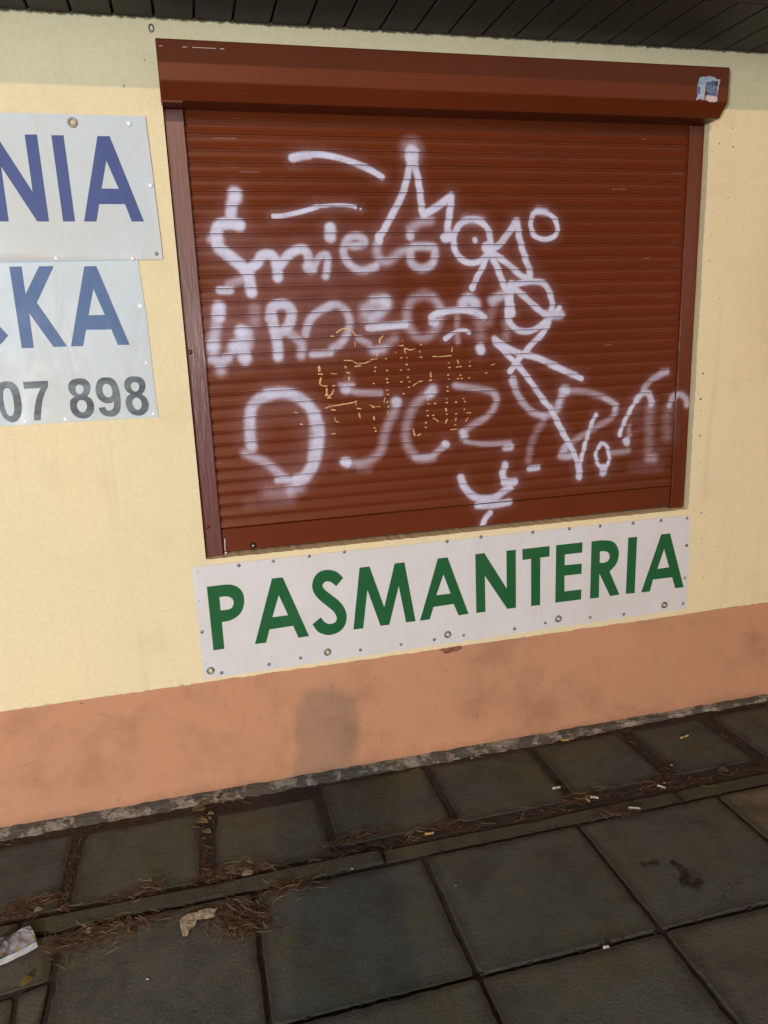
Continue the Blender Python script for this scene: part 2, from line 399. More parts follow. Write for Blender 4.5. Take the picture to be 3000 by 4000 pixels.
# ragged right reveal (plaster edge) and straight others
zs = np.linspace(OZ0, OZ1, 160)
ex = [OX1+0.0022*mnoise.noise((0, z*45, 0))+0.0015*mnoise.noise((3, z*140, 0))+0.003*mnoise.noise((3, z*6, 9)) for z in zs]
rv = [OX1-0.002+0.004*mnoise.noise((9, z*30, 0))+0.002*mnoise.noise((5, z*9, 0)) for z in zs]
for i in range(159):
    quad(bm, (ex[i], 0, zs[i]), (WX1, 0, zs[i]), (WX1, 0, zs[i+1]), (ex[i+1], 0, zs[i+1]))
    quad(bm, (rv[i], RD, zs[i]), (ex[i], 0, zs[i]), (ex[i+1], 0, zs[i+1]), (rv[i+1], RD, zs[i+1]))
quad(bm, (OX1, 0, OZ1), (WX1, 0, OZ1), (WX1, 0, ZR+.02), (OX1, 0, ZR+.02))
quad(bm, (OX0, 0, OZ0), (OX0, RD, OZ0), (OX0, RD, OZ1), (OX0, 0, OZ1))
xs = np.arange(OX0, OX1+.02, 0.012)
sz = [OZ0+0.003*mnoise.noise((x*40, 0, 2))+.002*mnoise.noise((x*120, 0, 2)) for x in xs]
for i in range(len(xs)-1):
    a, b = xs[i], min(xs[i+1], OX1+.004)
    quad(bm, (a, 0, sz[i]), (b, 0, sz[i+1]), (b, RD, sz[i+1]+.004), (a, RD, sz[i]+.004))
    quad(bm, (a, 0, 0.60), (b, 0, 0.60), (b, 0, sz[i+1]), (a, 0, sz[i]))
quad(bm, (WX0, 0, .60), (OX0, 0, .60), (OX0, 0, OZ0), (WX0, 0, OZ0))
quad(bm, (OX1+.004, 0, .60), (WX1, 0, .60), (WX1, 0, OZ0), (OX1+.004, 0, OZ0))
xs = np.arange(WX0, WX1, 0.008)                         # chipped lower edge of the render
ez = [ZB-0.004+0.0045*mnoise.noise((x*14, 1, 0))+0.003*mnoise.noise((x*55, 4, 0))+0.006*mnoise.noise((x*2.3, 7, 0)) for x in xs]
for i in range(len(xs)-1):
    quad(bm, (xs[i], 0, ez[i]), (xs[i+1], 0, ez[i+1]), (xs[i+1], 0, .60), (xs[i], 0, .60))
    quad(bm, (xs[i], .013, ez[i]+.001), (xs[i+1], .013, ez[i+1]+.001), (xs[i+1], 0, ez[i+1]), (xs[i], 0, ez[i]))
bmesh.ops.remove_doubles(bm, verts=bm.verts, dist=0.0004)
bm2 = bmesh.new()                                       # side and rear walls
for (a, b) in (((WX0, 0), (WX0, 2.4)), ((WX0, 2.4), (WX1, 2.4)), ((WX1, 2.4), (WX1, 0))):
    quad(bm2, (a[0], a[1], 0), (b[0], b[1], 0), (b[0], b[1], ZR+.02), (a[0], a[1], ZR+.02))
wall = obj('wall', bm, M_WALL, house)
obj('outer_wall', bm2, M_WALL, house)
bm = bmesh.new()
nx, nz = 340, 18
gridv = [[bm.verts.new((x, 0.010+0.002*mnoise.noise((x*9, z*9, 0)), z)) for x in np.linspace(WX0+.002, WX1-.002, nx)] for z in np.linspace(-0.03, 0.44, nz)]
for j in range(nz-1):
    for i in range(nx-1): bm.faces.new((gridv[j][i], gridv[j][i+1], gridv[j+1][i+1], gridv[j+1][i]))
plinth = obj('plinth', bm, M_PLINTH, house, True)
# rough concrete fillet at the foot of the wall
bm = bmesh.new(); rows = []
for x in np.arange(WX0, WX1, 0.008):
    w = 0.052+0.010*mnoise.noise((x*5, 0, 3))+0.008*mnoise.noise((x*21, 0, 3))
    if x > 1.2: w -= 0.024*min(1, (x-1.2)/.5)
    h = 0.004+0.004*mnoise.noise((x*17, 2, 0))
    prof = [(0.012, h+.001), (-0.004, h), (-0.018, h*0.9-.001), (-w*0.6, -.004+.4*h), (-w*.85, -.007), (-w, -.013), (-w-.004, -.03)]
    rows.append([bm.verts.new((x, y+0.002*mnoise.noise((x*50, y*50, 0)), z+0.0035*mnoise.noise((x*38, y*60, 5))*(1 if k > 0 else .3))) for k, (y, z) in enumerate(prof)])
for a, b in zip(rows[:-1], rows[1:]):
    for k in range(len(a)-1): bm.faces.new((a[k], a[k+1], b[k+1], b[k]))
obj('footing', bm, M_FOOT, house)
# eaves: boards at right angles to the wall, fascia, roof
bm = bmesh.new(); EO = 0.345
k0 = int((WX0)/0.105)-1
for k in range(k0, int(WX1/0.105)+2):
    x0 = -0.003+0.105*k; w = 0.0035
    if x0+.1 < WX0-.2 or x0 > WX1+.2: continue
    zz = ZR+random.uniform(0, 0.0012)
    vv = box(bm, x0+w, x0+.105-w, -EO+.01, 0.05, zz, zz+.018)
bevel(bm, 0.0022)
obj('soffit', bm, M_WOOD, house)
bm = bmesh.new(); box(bm, WX0-.2, WX1+.2, -EO+.01, 0.05, ZR+.0195, ZR+.03); obj('soffit_backing', bm, M_WOOD, house)
bm = bmesh.new(); box(bm, WX0-.2, WX1+.2, -EO-.012, -EO+.008, ZR-.001, ZR+.16); bevel(bm, .003); obj('fascia', bm, M_WOOD, house)
bm = bmesh.new(); box(bm, WX0-.25, WX1+.25, -EO-.04, 2.8, ZR+.162, ZR+.20); obj('roof', bm, M_ROOF, house)
# stubs of old screws right of the shutter, a hook above its left end
def disc(bm, c, r, h, seg=14, dome=True, nrm=(0, -1, 0)):
    n = Vector(nrm); u = n.orthogonal().normalized(); w = n.cross(u)
    prev = None
    for rr, hh in ((r, 0), (r*.94, h*.45), (r*.7, h*.85), (r*.35, h)):
        ring = [bm.verts.new(Vector(c)+n*hh+(u*math.cos(2*math.pi*i/seg)+w*math.sin(2*math.pi*i/seg))*rr) for i in range(seg)]
        if prev:
            for i in range(seg): bm.faces.new((prev[i], prev[(i+1) % seg], ring[(i+1) % seg], ring[i]))
        prev = ring
    bm.faces.new(prev)
plugs = zm(2150, 1350, 2.5523, [(1522, 277, 5), (1497, 532, 6), (1502, 645, 3), (1495, 898, 5), (1500, 1166, 3), (1500, 1420, 3), (1506, 1667, 4)])
plugs += zm(1500, 1900, 1.106, [(1372, 223, 3), (1380, 394, 3), (1440, 260, 3)])
plugs += zm(2700, 400, 2.766, [(447, 278, 3), (305, 445, 4), (455, 480, 4), (400, 1027, 2.5), (225, 1183, 2.5), (222, 1433, 3), (193, 1712, 3), (308, 2112, 2.5), (388, 1280, 2)])
for px, py, r in plugs:
    bm = bmesh.new(); p = at(px, py); disc(bm, p+Vector((0, .0015, 0)), r*0.00085, .003, 9); obj('screw_stub', bm, M_RIVET, house, True)
bm = bmesh.new(); p = at(591, 110)
for i in range(14):
    a = 2*math.pi*i/14; disc(bm, p+Vector((.006*math.cos(a), 0.001, .009*math.sin(a))), .0028, .004, 6)
obj('wall_hook', bm, M_RIVET, house)
bm = bmesh.new()
pp = [at(x, y, -.0015) for x, y in zm(1600, 1950, 1.4302, [(180, 838), (232, 828), (285, 818), (290, 836), (268, 848), (240, 852), (215, 862), (196, 862), (205, 850), (180, 850)])]
bm.faces.new([bm.verts.new((q.x, q.y, q.z)) for q in pp])
r = bmesh.ops.extrude_face_region(bm, geom=list(bm.faces)); bmesh.ops.translate(bm, verts=[e for e in r['geom'] if isinstance(e, bmesh.types.BMVert)], vec=(0, .011, 0))
bmesh.ops.recalc_face_normals(bm, faces=bm.faces)
obj('bare_masonry_chip', bm, M_BRICK, house)

# ------------------------------------------------------------------ spray paint: strokes measured in crops of the photo
ST = []                                         # (points in px, width px, softness, opacity)
def S(reg, pts, w, soft=0.5, op=1.0):
    x0, y0, s = reg
    P = [(x0+a/s, y0+b/s) for a, b in pts]
    if len(P) > 2:                              # smooth the hand's path
        E = [P[0]]+P+[P[-1]]; Q = []
        for i in range(1, len(E)-2):
            p0, p1, p2, p3 = E[i-1:i+3]
            for k in range(4):
                t = k/4; Q.append(tuple(0.5*(2*p1[j]+(p2[j]-p0[j])*t+(2*p0[j]-5*p1[j]+4*p2[j]-p3[j])*t*t+(3*p1[j]-p0[j]-3*p2[j]+p3[j])*t**3) for j in (0, 1)))
        P = Q+[P[-1]]
    if reg in (R5, R6, R7) and soft > .55: op *= .88
    ST.append((P, w/s, soft, op if op < .2 else min(1, op*1.06+.02)))
R1 = (750, 550, 2.212); R2 = (1450, 550, 2.0738); R3 = (750, 1100, 2.212); R4 = (1450, 1100, 2.0738)
R5 = (900, 1400, 2.0738); R6 = (1600, 1400, 2.5523); R7 = (2150, 1350, 2.5523)
S(R1, [(870, 148), (960, 128), (1010, 122)], 75, .35); S(R1, [(960, 120), (1100, 115), (1250, 142), (1400, 188), (1540, 250), (1640, 312)], 56, .3)
S(R1, [(705, 650), (800, 645), (950, 610), (1080, 570)], 42, .25); S(R1, [(1080, 570), (1220, 557), (1350, 560), (1415, 574)], 30, .25); S(R1, [(1455, 587), (1458, 588)], 16, .2)
S(R1, [(370, 455), (370, 490)], 120, .6, .95); S(R1, [(345, 540), (335, 650)], 100, .6, .85)
S(R1, [(410, 730), (330, 712), (240, 730), (212, 790), (215, 870), (245, 935), (330, 1000), (420, 1075), (470, 1130)], 105, .5, .95)
S(R1, [(170, 850), (240, 855)], 90, .8, .6)
S(R1, [(490, 1150), (500, 1230), (515, 1310)], 100, .5, .95); S(R1, [(240, 1290), (330, 1292)], 75, .5, .75); S(R1, [(320, 1245), (450, 1190)], 90, .8, .5)
S(R1, [(480, 1110), (560, 1060), (600, 995), (660, 980), (710, 1010), (735, 1090), (742, 1180)], 92, .55, .92)
S(R1, [(760, 1080), (820, 1000), (900, 945), (970, 940), (1005, 1000), (1010, 1090)], 85, .6, .9); S(R1, [(1010, 1090), (1030, 1100)], 110, .5, .85)
S(R1, [(1040, 1110), (1090, 1020), (1140, 985), (1170, 1000), (1170, 1080), (1155, 1170)], 72, .7, .75)
S(R1, [(1195, 755), (1195, 830)], 105, .5, .95)
S(R1, [(1330, 890), (1400, 905), (1480, 890), (1485, 850), (1420, 822), (1345, 850), (1312, 930), (1322, 1010), (1390, 1090), (1480, 1120), (1590, 1085)], 78, .7, .72)
# second word's end and the crown-shaped tag
S(R2, [(65, 770), (65, 805)], 68, .2, 1.0)
S(R2, [(45, 850), (60, 940), (130, 975), (230, 910), (300, 880)], 85, .9, .55)
S(R2, [(350, 855), (500, 860), (515, 930), (490, 1000), (410, 1035), (335, 995), (315, 920), (340, 860)], 80, .7, .7)
S(R2, [(315, 765), (320, 775)], 75, .6, .75); S(R2, [(320, 720), (390, 665), (480, 645)], 90, .9, .5)
S(R2, [(80, 760), (110, 710), (180, 580), (250, 440), (295, 290), (325, 130)], 60, .45)
S(R2, [(330, 95), (330, 150)], 112, .3); S(R2, [(325, 60), (335, 90)], 150, 1, .5)
S(R2, [(335, 130), (375, 280), (398, 430), (412, 560), (430, 600)], 60, .45)
S(R2, [(425, 600), (540, 530), (645, 450)], 66, .45); S(R2, [(650, 450), (640, 560), (620, 700), (615, 780)], 62, .45); S(R2, [(600, 785), (650, 775)], 85, .25)
import itertools
def ring(cx, cy, rx, ry, n=22, a0=0, a1=360):
    return [(cx+rx*math.cos(math.radians(a0+(a1-a0)*i/n)), cy+ry*math.sin(math.radians(a0+(a1-a0)*i/n))) for i in range(n+1)]
S(R2, ring(818, 812, 150, 178), 56, .45, .95); S(R2, [(760, 640), (880, 645)], 90, .9, .4)
S(R2, [(842, 800), (842, 808)], 48, .08, 1.0)
S(R2, [(935, 860), (960, 890)], 92, .3); S(R2, [(960, 885), (1040, 840), (1110, 750), (1180, 660)], 62, .45); S(R2, [(1175, 660), (1180, 690)], 80, .5)
S(R2, [(1185, 670), (1203, 790), (1243, 930), (1285, 1050), (1288, 1110)], 60, .5, .95)
S(R2, [(1290, 1110), (1220, 1095), (1130, 1015), (1020, 930), (960, 900)], 56, .5, .95)
S(R2, [(950, 910), (900, 1030), (850, 1120), (820, 1195)], 52, .35); S(R2, [(822, 1190), (826, 1180)], 62, .2)
S(R2, [(970, 920), (1020, 1020), (1060, 1130), (1100, 1240), (1108, 1330), (1105, 1430)], 60, .5)
S(R2, [(1380, 572), (1315, 590), (1295, 680), (1322, 765), (1410, 798), (1495, 765), (1508, 680), (1468, 612), (1390, 572)], 46, .4); S(R2, [(1350, 565), (1410, 575)], 75, .8, .7)
S(R2, [(1135, 1165), (1150, 1180)], 76, .2)
S(R2, [(1150, 1170), (1270, 1142), (1390, 1150), (1447, 1230), (1468, 1320), (1462, 1390)], 56, .5, .95)
S(R2, [(1150, 1190), (1230, 1250), (1320, 1335), (1420, 1410), (1500, 1390)], 58, .4); S(R2, [(1130, 1180), (1125, 1300), (1142, 1395)], 74, .3)
S(R4, [(1110, 260), (1125, 330), (1180, 388), (1260, 404), (1340, 380), (1420, 320), (1500, 250), (1525, 215)], 58, .45); S(R4, [(1430, 270), (1530, 265)], 95, .7, .8)
S(R4, [(1440, 330), (1390, 420), (1320, 490), (1250, 570), (1180, 650), (1130, 725)], 58, .45)
S(R4, [(1000, 465), (1050, 505), (1110, 540), (1200, 580), (1330, 612), (1450, 662), (1560, 718), (1650, 758)], 62, .45); S(R4, [(1000, 490), (1060, 545), (1100, 590), (1170, 655)], 50, .45)
S(R4, [(1170, 655), (1230, 720), (1320, 850), (1400, 970), (1440, 1010)], 50, .45)
S(R4, [(485, 290), (530, 260), (640, 236), (760, 232), (860, 255), (915, 288)], 58, .4, .95); S(R4, [(490, 325), (520, 330)], 66, .4, .95)
S(R4, [(605, 462), (640, 435)], 46, .15); S(R4, [(640, 432), (700, 402), (760, 395), (795, 415)], 36, .2)
# third row
S(R3, [(232, 225), (228, 300)], 118, .6, .92); S(R3, [(222, 300), (210, 380), (195, 460), (180, 560)], 105, .8, .6); S(R3, [(170, 560), (200, 560)], 120, 1, .3)
S(R3, [(170, 675), (240, 690), (300, 670)], 90, .8, .6); S(R3, [(245, 760), (250, 770)], 110, .8, .55)
S(R3, [(430, 430), (432, 440)], 125, .6, .92); S(R3, [(370, 560), (425, 520), (440, 440)], 125, .7, .7); S(R3, [(430, 540), (455, 650)], 115, .6, .8); S(R3, [(185, 560), (215, 680), (300, 660), (370, 575)], 95, .9, .5); S(R3, [(450, 650), (460, 665)], 120, .6, .88); S(R3, [(500, 430), (505, 560)], 70, .9, .45)
S(R3, [(545, 240), (540, 340)], 110, .9, .38)
S(R3, [(680, 320), (690, 230), (770, 195), (845, 225), (860, 310), (820, 400), (760, 440)], 98, .6, .78); S(R3, [(690, 300), (715, 430), (740, 540), (745, 650)], 98, .6, .78); S(R3, [(800, 430), (880, 470), (945, 540), (945, 640)], 92, .8, .6)
S(R3, [(1200, 205), (1260, 200), (1330, 250), (1362, 340), (1345, 440), (1290, 530), (1210, 580)], 82, .8, .6); S(R3, [(1200, 205), (1080, 270), (1010, 350), (980, 450)], 82, .7, .68); S(R3, [(1040, 628), (1110, 625), (1200, 615)], 75, .6, .65); S(R3, [(1290, 530), (1340, 440)], 60, .8, .4)
S(R3, [(1490, 235), (1560, 200), (1650, 180)], 110, .9, .55); S(R3, [(1525, 400), (1655, 392)], 64, .5, .85); S(R3, [(1500, 320), (1620, 290)], 120, 1, .38); S(R3, [(1440, 490), (1530, 540)], 70, .8, .5); S(R3, [(1560, 600), (1659, 590)], 80, 1, .35)
S(R4, [(20, 150), (110, 145), (125, 190), (60, 260), (0, 300)], 105, .8, .62); S(R4, [(110, 150), (116, 175)], 110, .6, .85); S(R4, [(0, 375), (120, 362), (275, 348)], 66, .45, .88)
S(R4, [(440, 105), (330, 150), (290, 260), (310, 370), (380, 450), (470, 440), (540, 350), (560, 230), (510, 140), (430, 105)], 90, .9, .46); S(R4, [(500, 120), (560, 195)], 60, .6, .5)
S(R4, [(40, 560), (120, 520), (190, 460)], 85, .9, .42)
S(R4, [(740, 185), (785, 135), (845, 175)], 105, .7, .78); S(R4, [(695, 260), (700, 400), (700, 490)], 62, .8, .42); S(R4, [(830, 210), (880, 330), (890, 450)], 105, 1, .36); S(R4, [(885, 535), (890, 555)], 90, .5, .92); S(R4, [(985, 150), (1060, 110)], 100, .7, .65); S(R4, [(990, 200), (960, 330)], 80, 1, .28); S(R4, [(1100, 330), (1095, 450)], 80, 1, .33)
# fourth row
S(R5, [(330, 295), (240, 325), (172, 400), (158, 520), (160, 620), (172, 720)], 100, .65, .85); S(R5, [(300, 290), (420, 278), (530, 305), (620, 370), (680, 450)], 105, .65, .88); S(R5, [(680, 450), (712, 560), (712, 660), (692, 780), (660, 880), (600, 960), (540, 985)], 112, .55, .8); S(R5, [(655, 480), (650, 640), (640, 800)], 50, .9, .4)
S(R5, [(120, 770), (280, 840), (380, 920), (470, 985), (560, 1000)], 88, .8, .62); S(R5, [(380, 990), (620, 985)], 60, .6, .7); S(R5, [(500, 1060), (560, 1045)], 120, .8, .55); S(R5, [(300, 1080), (480, 1090)], 120, 1, .3); S(R5, [(150, 1180), (480, 1160)], 120, 1, .14)
S(R5, [(930, 245), (940, 250)], 95, .6, .85); S(R5, [(940, 255), (1030, 275), (1120, 280), (1215, 282)], 62, .7, .6); S(R5, [(890, 215), (990, 215)], 50, .8, .6); S(R5, [(960, 150), (970, 200)], 80, 1, .2)
S(R5, [(1345, 345), (1350, 350)], 95, .6, .82); S(R5, [(1340, 360), (1325, 440), (1270, 550), (1245, 650), (1220, 750), (1140, 822), (1030, 850), (930, 840)], 88, .9, .52); S(R5, [(930, 838), (945, 845)], 95, .5, .92)
S(R5, [(1640, 255), (1620, 280)], 100, .7, .8); S(R5, [(1620, 285), (1560, 315), (1480, 400), (1435, 520), (1420, 640), (1455, 740), (1530, 810), (1640, 800)], 88, .9, .52); S(R5, [(1060, 890), (1120, 900)], 80, 1, .25)
S(R6, [(60, 990), (200, 985), (280, 930), (355, 865)], 85, .6, .62); S(R6, [(355, 850), (370, 860)], 86, .45, .82)
S(R6, [(460, 270), (600, 292), (740, 312), (850, 350), (868, 420), (840, 500), (760, 590), (640, 660), (560, 720), (530, 790)], 85, .75, .58); S(R6, [(460, 265), (560, 285)], 75, .7, .5); S(R6, [(845, 360), (865, 400)], 85, .6, .6); S(R6, [(535, 740), (545, 770)], 105, .6, .78); S(R6, [(560, 830), (700, 852), (850, 852), (1000, 840)], 62, .7, .6); S(R6, [(960, 890), (1010, 885)], 90, .6, .85)
S(R6, [(1030, 215), (1040, 250)], 100, .6, .82); S(R6, [(1040, 260), (1070, 340), (1130, 440), (1230, 540), (1340, 575)], 86, .6, .68); S(R6, [(1340, 575), (1430, 545), (1490, 430), (1525, 320)], 90, .7, .58); S(R6, [(1540, 310), (1560, 315)], 115, .7, .85)
S(R6, [(1330, 640), (1260, 740), (1212, 870), (1190, 980), (1190, 1020)], 88, .9, .40); S(R6, [(1200, 1100), (1280, 1090)], 78, .5, .78)
S(R6, [(515, 1190), (540, 1270), (620, 1365), (720, 1400), (850, 1390), (940, 1325), (1000, 1290)], 95, .55, .85); S(R6, [(955, 1060), (930, 1150), (945, 1220)], 86, .55, .82); S(R6, [(950, 1235), (1050, 1230)], 95, .4, .92); S(R6, [(680, 1465), (830, 1460), (990, 1430)], 92, .55, .82); S(R6, [(800, 1540), (750, 1600), (725, 1670)], 72, .5, .86)
S(R6, [(1070, 60), (1150, 160), (1250, 290), (1330, 400), (1430, 540), (1510, 690), (1600, 860), (1659, 980)], 60, .4); S(R6, [(1000, 130), (1060, 70)], 62, .4)
S(R7, [(0, 610), (70, 770), (140, 900), (220, 1040), (265, 1150), (288, 1240), (290, 1300)], 64, .45); S(R7, [(290, 1200), (330, 1050), (380, 870), (430, 740), (455, 690)], 56, .4); S(R7, [(285, 1200), (290, 1310)], 84, .4)
S(R7, [(515, 972), (462, 1050), (460, 1140), (500, 1205), (570, 1195), (588, 1100), (560, 1000), (515, 972)], 48, .35); S(R7, [(525, 1220), (530, 1265)], 100, .5, .9)
S(R7, [(0, 190), (130, 250), (250, 300), (312, 328)], 66, .35)
S(R7, [(125, 440), (170, 455)], 90, .6, .88); S(R7, [(170, 450), (280, 452), (400, 470), (540, 520), (640, 580), (655, 640), (600, 730), (480, 800), (330, 890), (200, 980), (150, 1060)], 84, .8, .55); S(R7, [(540, 520), (650, 590), (645, 640)], 70, .5, .6); S(R7, [(130, 500), (80, 640)], 90, .9, .42)
S(R7, [(160, 1000), (110, 1100), (210, 1100)], 95, .6, .7)
S(R7, [(690, 890), (740, 760), (800, 640), (860, 545)], 56, .35); S(R7, [(860, 540), (930, 470), (990, 490), (1010, 580)], 84, .6, .85); S(R7, [(930, 440), (1000, 350), (1100, 290), (1165, 262)], 82, .6, .66); S(R7, [(1110, 265), (1160, 262)], 90, .7, .5)
S(R7, [(760, 945), (765, 965)], 95, .5, .92); S(R7, [(785, 800), (790, 900)], 60, 1, .45); S(R7, [(780, 1045), (700, 1060), (620, 1068)], 85, .8, .52)
S(R7, [(1005, 580), (985, 750), (990, 900), (980, 1100)], 120, 1, .34); S(R7, [(1185, 600), (1165, 720), (1165, 900)], 120, 1, .28); S(R7, [(985, 1120), (1030, 1125)], 125, .8, .5); S(R7, [(1190, 600), (1215, 520), (1275, 485), (1335, 530), (1345, 590)], 84, .7, .68)
S(R7, [(850, 700), (1150, 850), (1000, 1050)], 420, 1, .08); S(R7, [(800, 1230), (1100, 1220)], 120, 1, .12)
# overspray clouds round the rows
S(R1, [(300, 900), (900, 1080), (1500, 1000)], 480, 1, .09); S(R3, [(150, 450), (800, 400), (1500, 380)], 520, 1, .13); S(R5, [(150, 550), (450, 350), (700, 700), (300, 1000)], 330, 1, .10); S(R2, [(300, 700), (900, 900), (1300, 1200)], 420, 1, .05)
GL = []                                        # yellowish remains of adhesive tape
def G(reg, pts, w):
    x0, y0, s = reg; GL.append(([(x0+a/s, y0+b/s) for a, b in pts], w/s))
G(R5, [(720, 70), (722, 100)], 34); G(R5, [(712, 127), (744, 127)], 12); G(R5, [(735, 160), (725, 200)], 20); G(R5, [(722, 205), (745, 222), (780, 225)], 12); G(R5, [(780, 245), (785, 280), (775, 300)], 20); G(R5, [(780, 285), (800, 310), (830, 280), (838, 250)], 12); G(R5, [(785, 321), (815, 321)], 11); G(R5, [(830, 222), (845, 220)], 12)
G(R5, [(770, 402), (820, 388), (1000, 358), (1022, 348)], 10); G(R5, [(805, 378), (808, 392)], 16); G(R5, [(1018, 350), (1018, 378)], 12); G(R5, [(818, 414), (850, 420)], 9); G(R5, [(1025, 405), (1055, 407)], 9); G(R5, [(1045, 445), (1050, 480)], 12); G(R5, [(845, 480), (855, 512), (875, 516)], 10); G(R5, [(818, 612), (850, 608)], 9)
G(R5, [(520, 436), (540, 440)], 10); G(R5, [(565, 532), (585, 535)], 10); G(R5, [(920, 16), (985, 18), (1030, 45), (1090, 40), (1150, 10)], 9); G(R5, [(1010, 64), (1060, 60)], 12); G(R5, [(930, 62), (938, 78)], 12); G(R5, [(815, 122), (860, 128)], 9); G(R5, [(940, 114), (965, 119)], 11); G(R5, [(960, 150), (965, 180)], 11)
for x, y in [(1175, 72), (1170, 104), (1268, 98), (1160, 203), (1270, 165), (1272, 196), (1272, 258), (1275, 293), (1272, 353), (1278, 391), (1158, 397), (1162, 478), (1164, 492), (1170, 565), (1176, 588), (1430, 50), (1440, 90), (1380, 94), (1440, 155), (1450, 188), (1385, 190), (1448, 232), (1403, 286), (1598, 425), (1598, 462), (1640, 461), (1585, 523), (1582, 558), (1603, 335), (1605, 368)]:
    G(R5, [(x-5, y), (x+5, y)], 12)
G(R5, [(1480, 222), (1520, 192), (1555, 182)], 8); G(R5, [(1622, 120), (1626, 150)], 11); G(R5, [(1612, 178), (1628, 178)], 10); G(R5, [(1255, 320), (1245, 358)], 8); G(R5, [(1130, 378), (1160, 390), (1215, 388)], 6); G(R5, [(1485, 590), (1500, 625)], 12); G(R5, [(1515, 628), (1545, 612)], 8); G(R5, [(1275, 420), (1278, 450)], 7)
for x, y in [(395, 45), (395, 90), (388, 168), (390, 208), (380, 285), (378, 325), (371, 402), (371, 441), (369, 556), (600, 77), (508, 168), (519, 200), (480, 203), (593, 194), (768, 146), (540, 398), (550, 430), (462, 436), (550, 506), (462, 551), (254, 450), (188, 453), (180, 523), (181, 571), (236, 567), (160, 687), (166, 644), (455, 662), (185, 411), (575, 542), (600, 543)]:
    G(R6, [(x-7, y), (x+7, y)], 13)
G(R6, [(465, 86), (515, 82)], 12); G(R6, [(480, 15), (490, 50)], 16); G(R6, [(598, 38), (605, 28)], 10); G(R6, [(812, 68), (850, 55)], 9); G(R6, [(215, 140), (218, 185)], 13); G(R6, [(202, 218), (218, 216)], 12); G(R6, [(40, 270), (100, 228), (130, 224)], 9); G(R6, [(365, 500), (368, 525)], 18); G(R6, [(235, 597), (275, 615), (290, 632)], 11); G(R6, [(380, 605), (360, 645)], 14); G(R6, [(468, 590), (460, 625)], 13); G(R6, [(588, 590), (562, 628)], 12); G(R6, [(35, 705), (50, 765)], 14); G(R6, [(80, 770), (115, 755)], 10); G(R6, [(410, 712), (480, 703)], 6)
G(R4, [(70, 495), (75, 465), (95, 440)], 12); G(R4, [(220, 520), (260, 518)], 8); G(R4, [(255, 478), (257, 482)], 12); G(R4, [(270, 545), (280, 575)], 16); G(R4, [(275, 540), (320, 555), (355, 545)], 9); G(R4, [(660, 530), (655, 565)], 13); G(R4, [(495, 606), (560, 608), (650, 598)], 6); G(R4, [(390, 610), (408, 612)], 11); G(R4, [(395, 565), (398, 570)], 12); G(R4, [(285, 615), (290, 616)], 12); G(R4, [(235, 617), (248, 618)], 10); G(R4, [(115, 625), (122, 625)], 11); G(R4, [(0, 630), (45, 625)], 9); G(R4, [(45, 590), (50, 600)], 14); G(R4, [(400, 512), (404, 513)], 13); G(R4, [(200, 575), (204, 576)], 11)
G(R3, [(1250, 440), (1290, 412), (1345, 398), (1385, 425), (1405, 455)], 13); G(R3, [(1200, 472), (1222, 472)], 13); G(R3, [(1408, 530), (1410, 560)], 8); G(R3, [(1625, 490), (1620, 530)], 16); G(R3, [(1405, 462), (1418, 464)], 10)

YC = 0.034
def paint_fields(XZ):
    """spray density and tape residue at points on the shutter"""
    n = len(XZ); pa = np.zeros(n); gl = np.zeros(n)
    jit = XZ
    def segdist(pts, lim):
        P = np.array([[q.x, q.z] for q in (at(a, b, 0.03) for a, b in pts)])
        lo, hi = P.min(0)-lim, P.max(0)+lim
        sel = np.where((jit[:, 0] > lo[0]) & (jit[:, 0] < hi[0]) & (jit[:, 1] > lo[1]) & (jit[:, 1] < hi[1]))[0]
        if len(sel) == 0: return sel, None
        q = jit[sel]; best = np.full(len(sel), 9.0)
        for a, b in zip(P[:-1], P[1:]):
            d = b-a; L = max(1e-12, d@d); t = np.clip(((q-a)@d)/L, 0, 1)
            best = np.minimum(best, np.hypot(*(q-a-t[:, None]*d).T))
        return sel, best
    PXM = 0.00083
    for pts, w, soft, op in ST:
        r = w*PXM*0.5
        soft2 = 0.22+0.78*soft; inner = r*max(0.05, 1.0-soft2*0.95); outer = r*(0.97+soft2*0.75)
        sel, d = segdist(pts, outer+0.05)
        if d is None: continue
        t = np.clip((outer-d)/(outer-inner), 0, 1); dens = op*t*t*(3-2*t)
        halo = op*0.26*np.exp(-np.maximum(0, d-inner)/(0.009+0.45*r))*(1 if soft < .95 else 0)
        dens = np.maximum(dens, halo)
        pa[sel] = 1-(1-pa[sel])*(1-dens) if soft >= .9 else np.maximum(pa[sel], dens)+0.25*np.minimum(pa[sel], dens)*(1-np.maximum(pa[sel], dens))
    for pts, w in GL:
        r = max(w*PXM*0.5*0.72, 0.0010)
        sel, d = segdist(pts, r+0.004)
        if d is None: continue
        gl[sel] = np.maximum(gl[sel], np.clip(1-(d-r*0.6)/(0.0017), 0, 1))
    return pa, gl

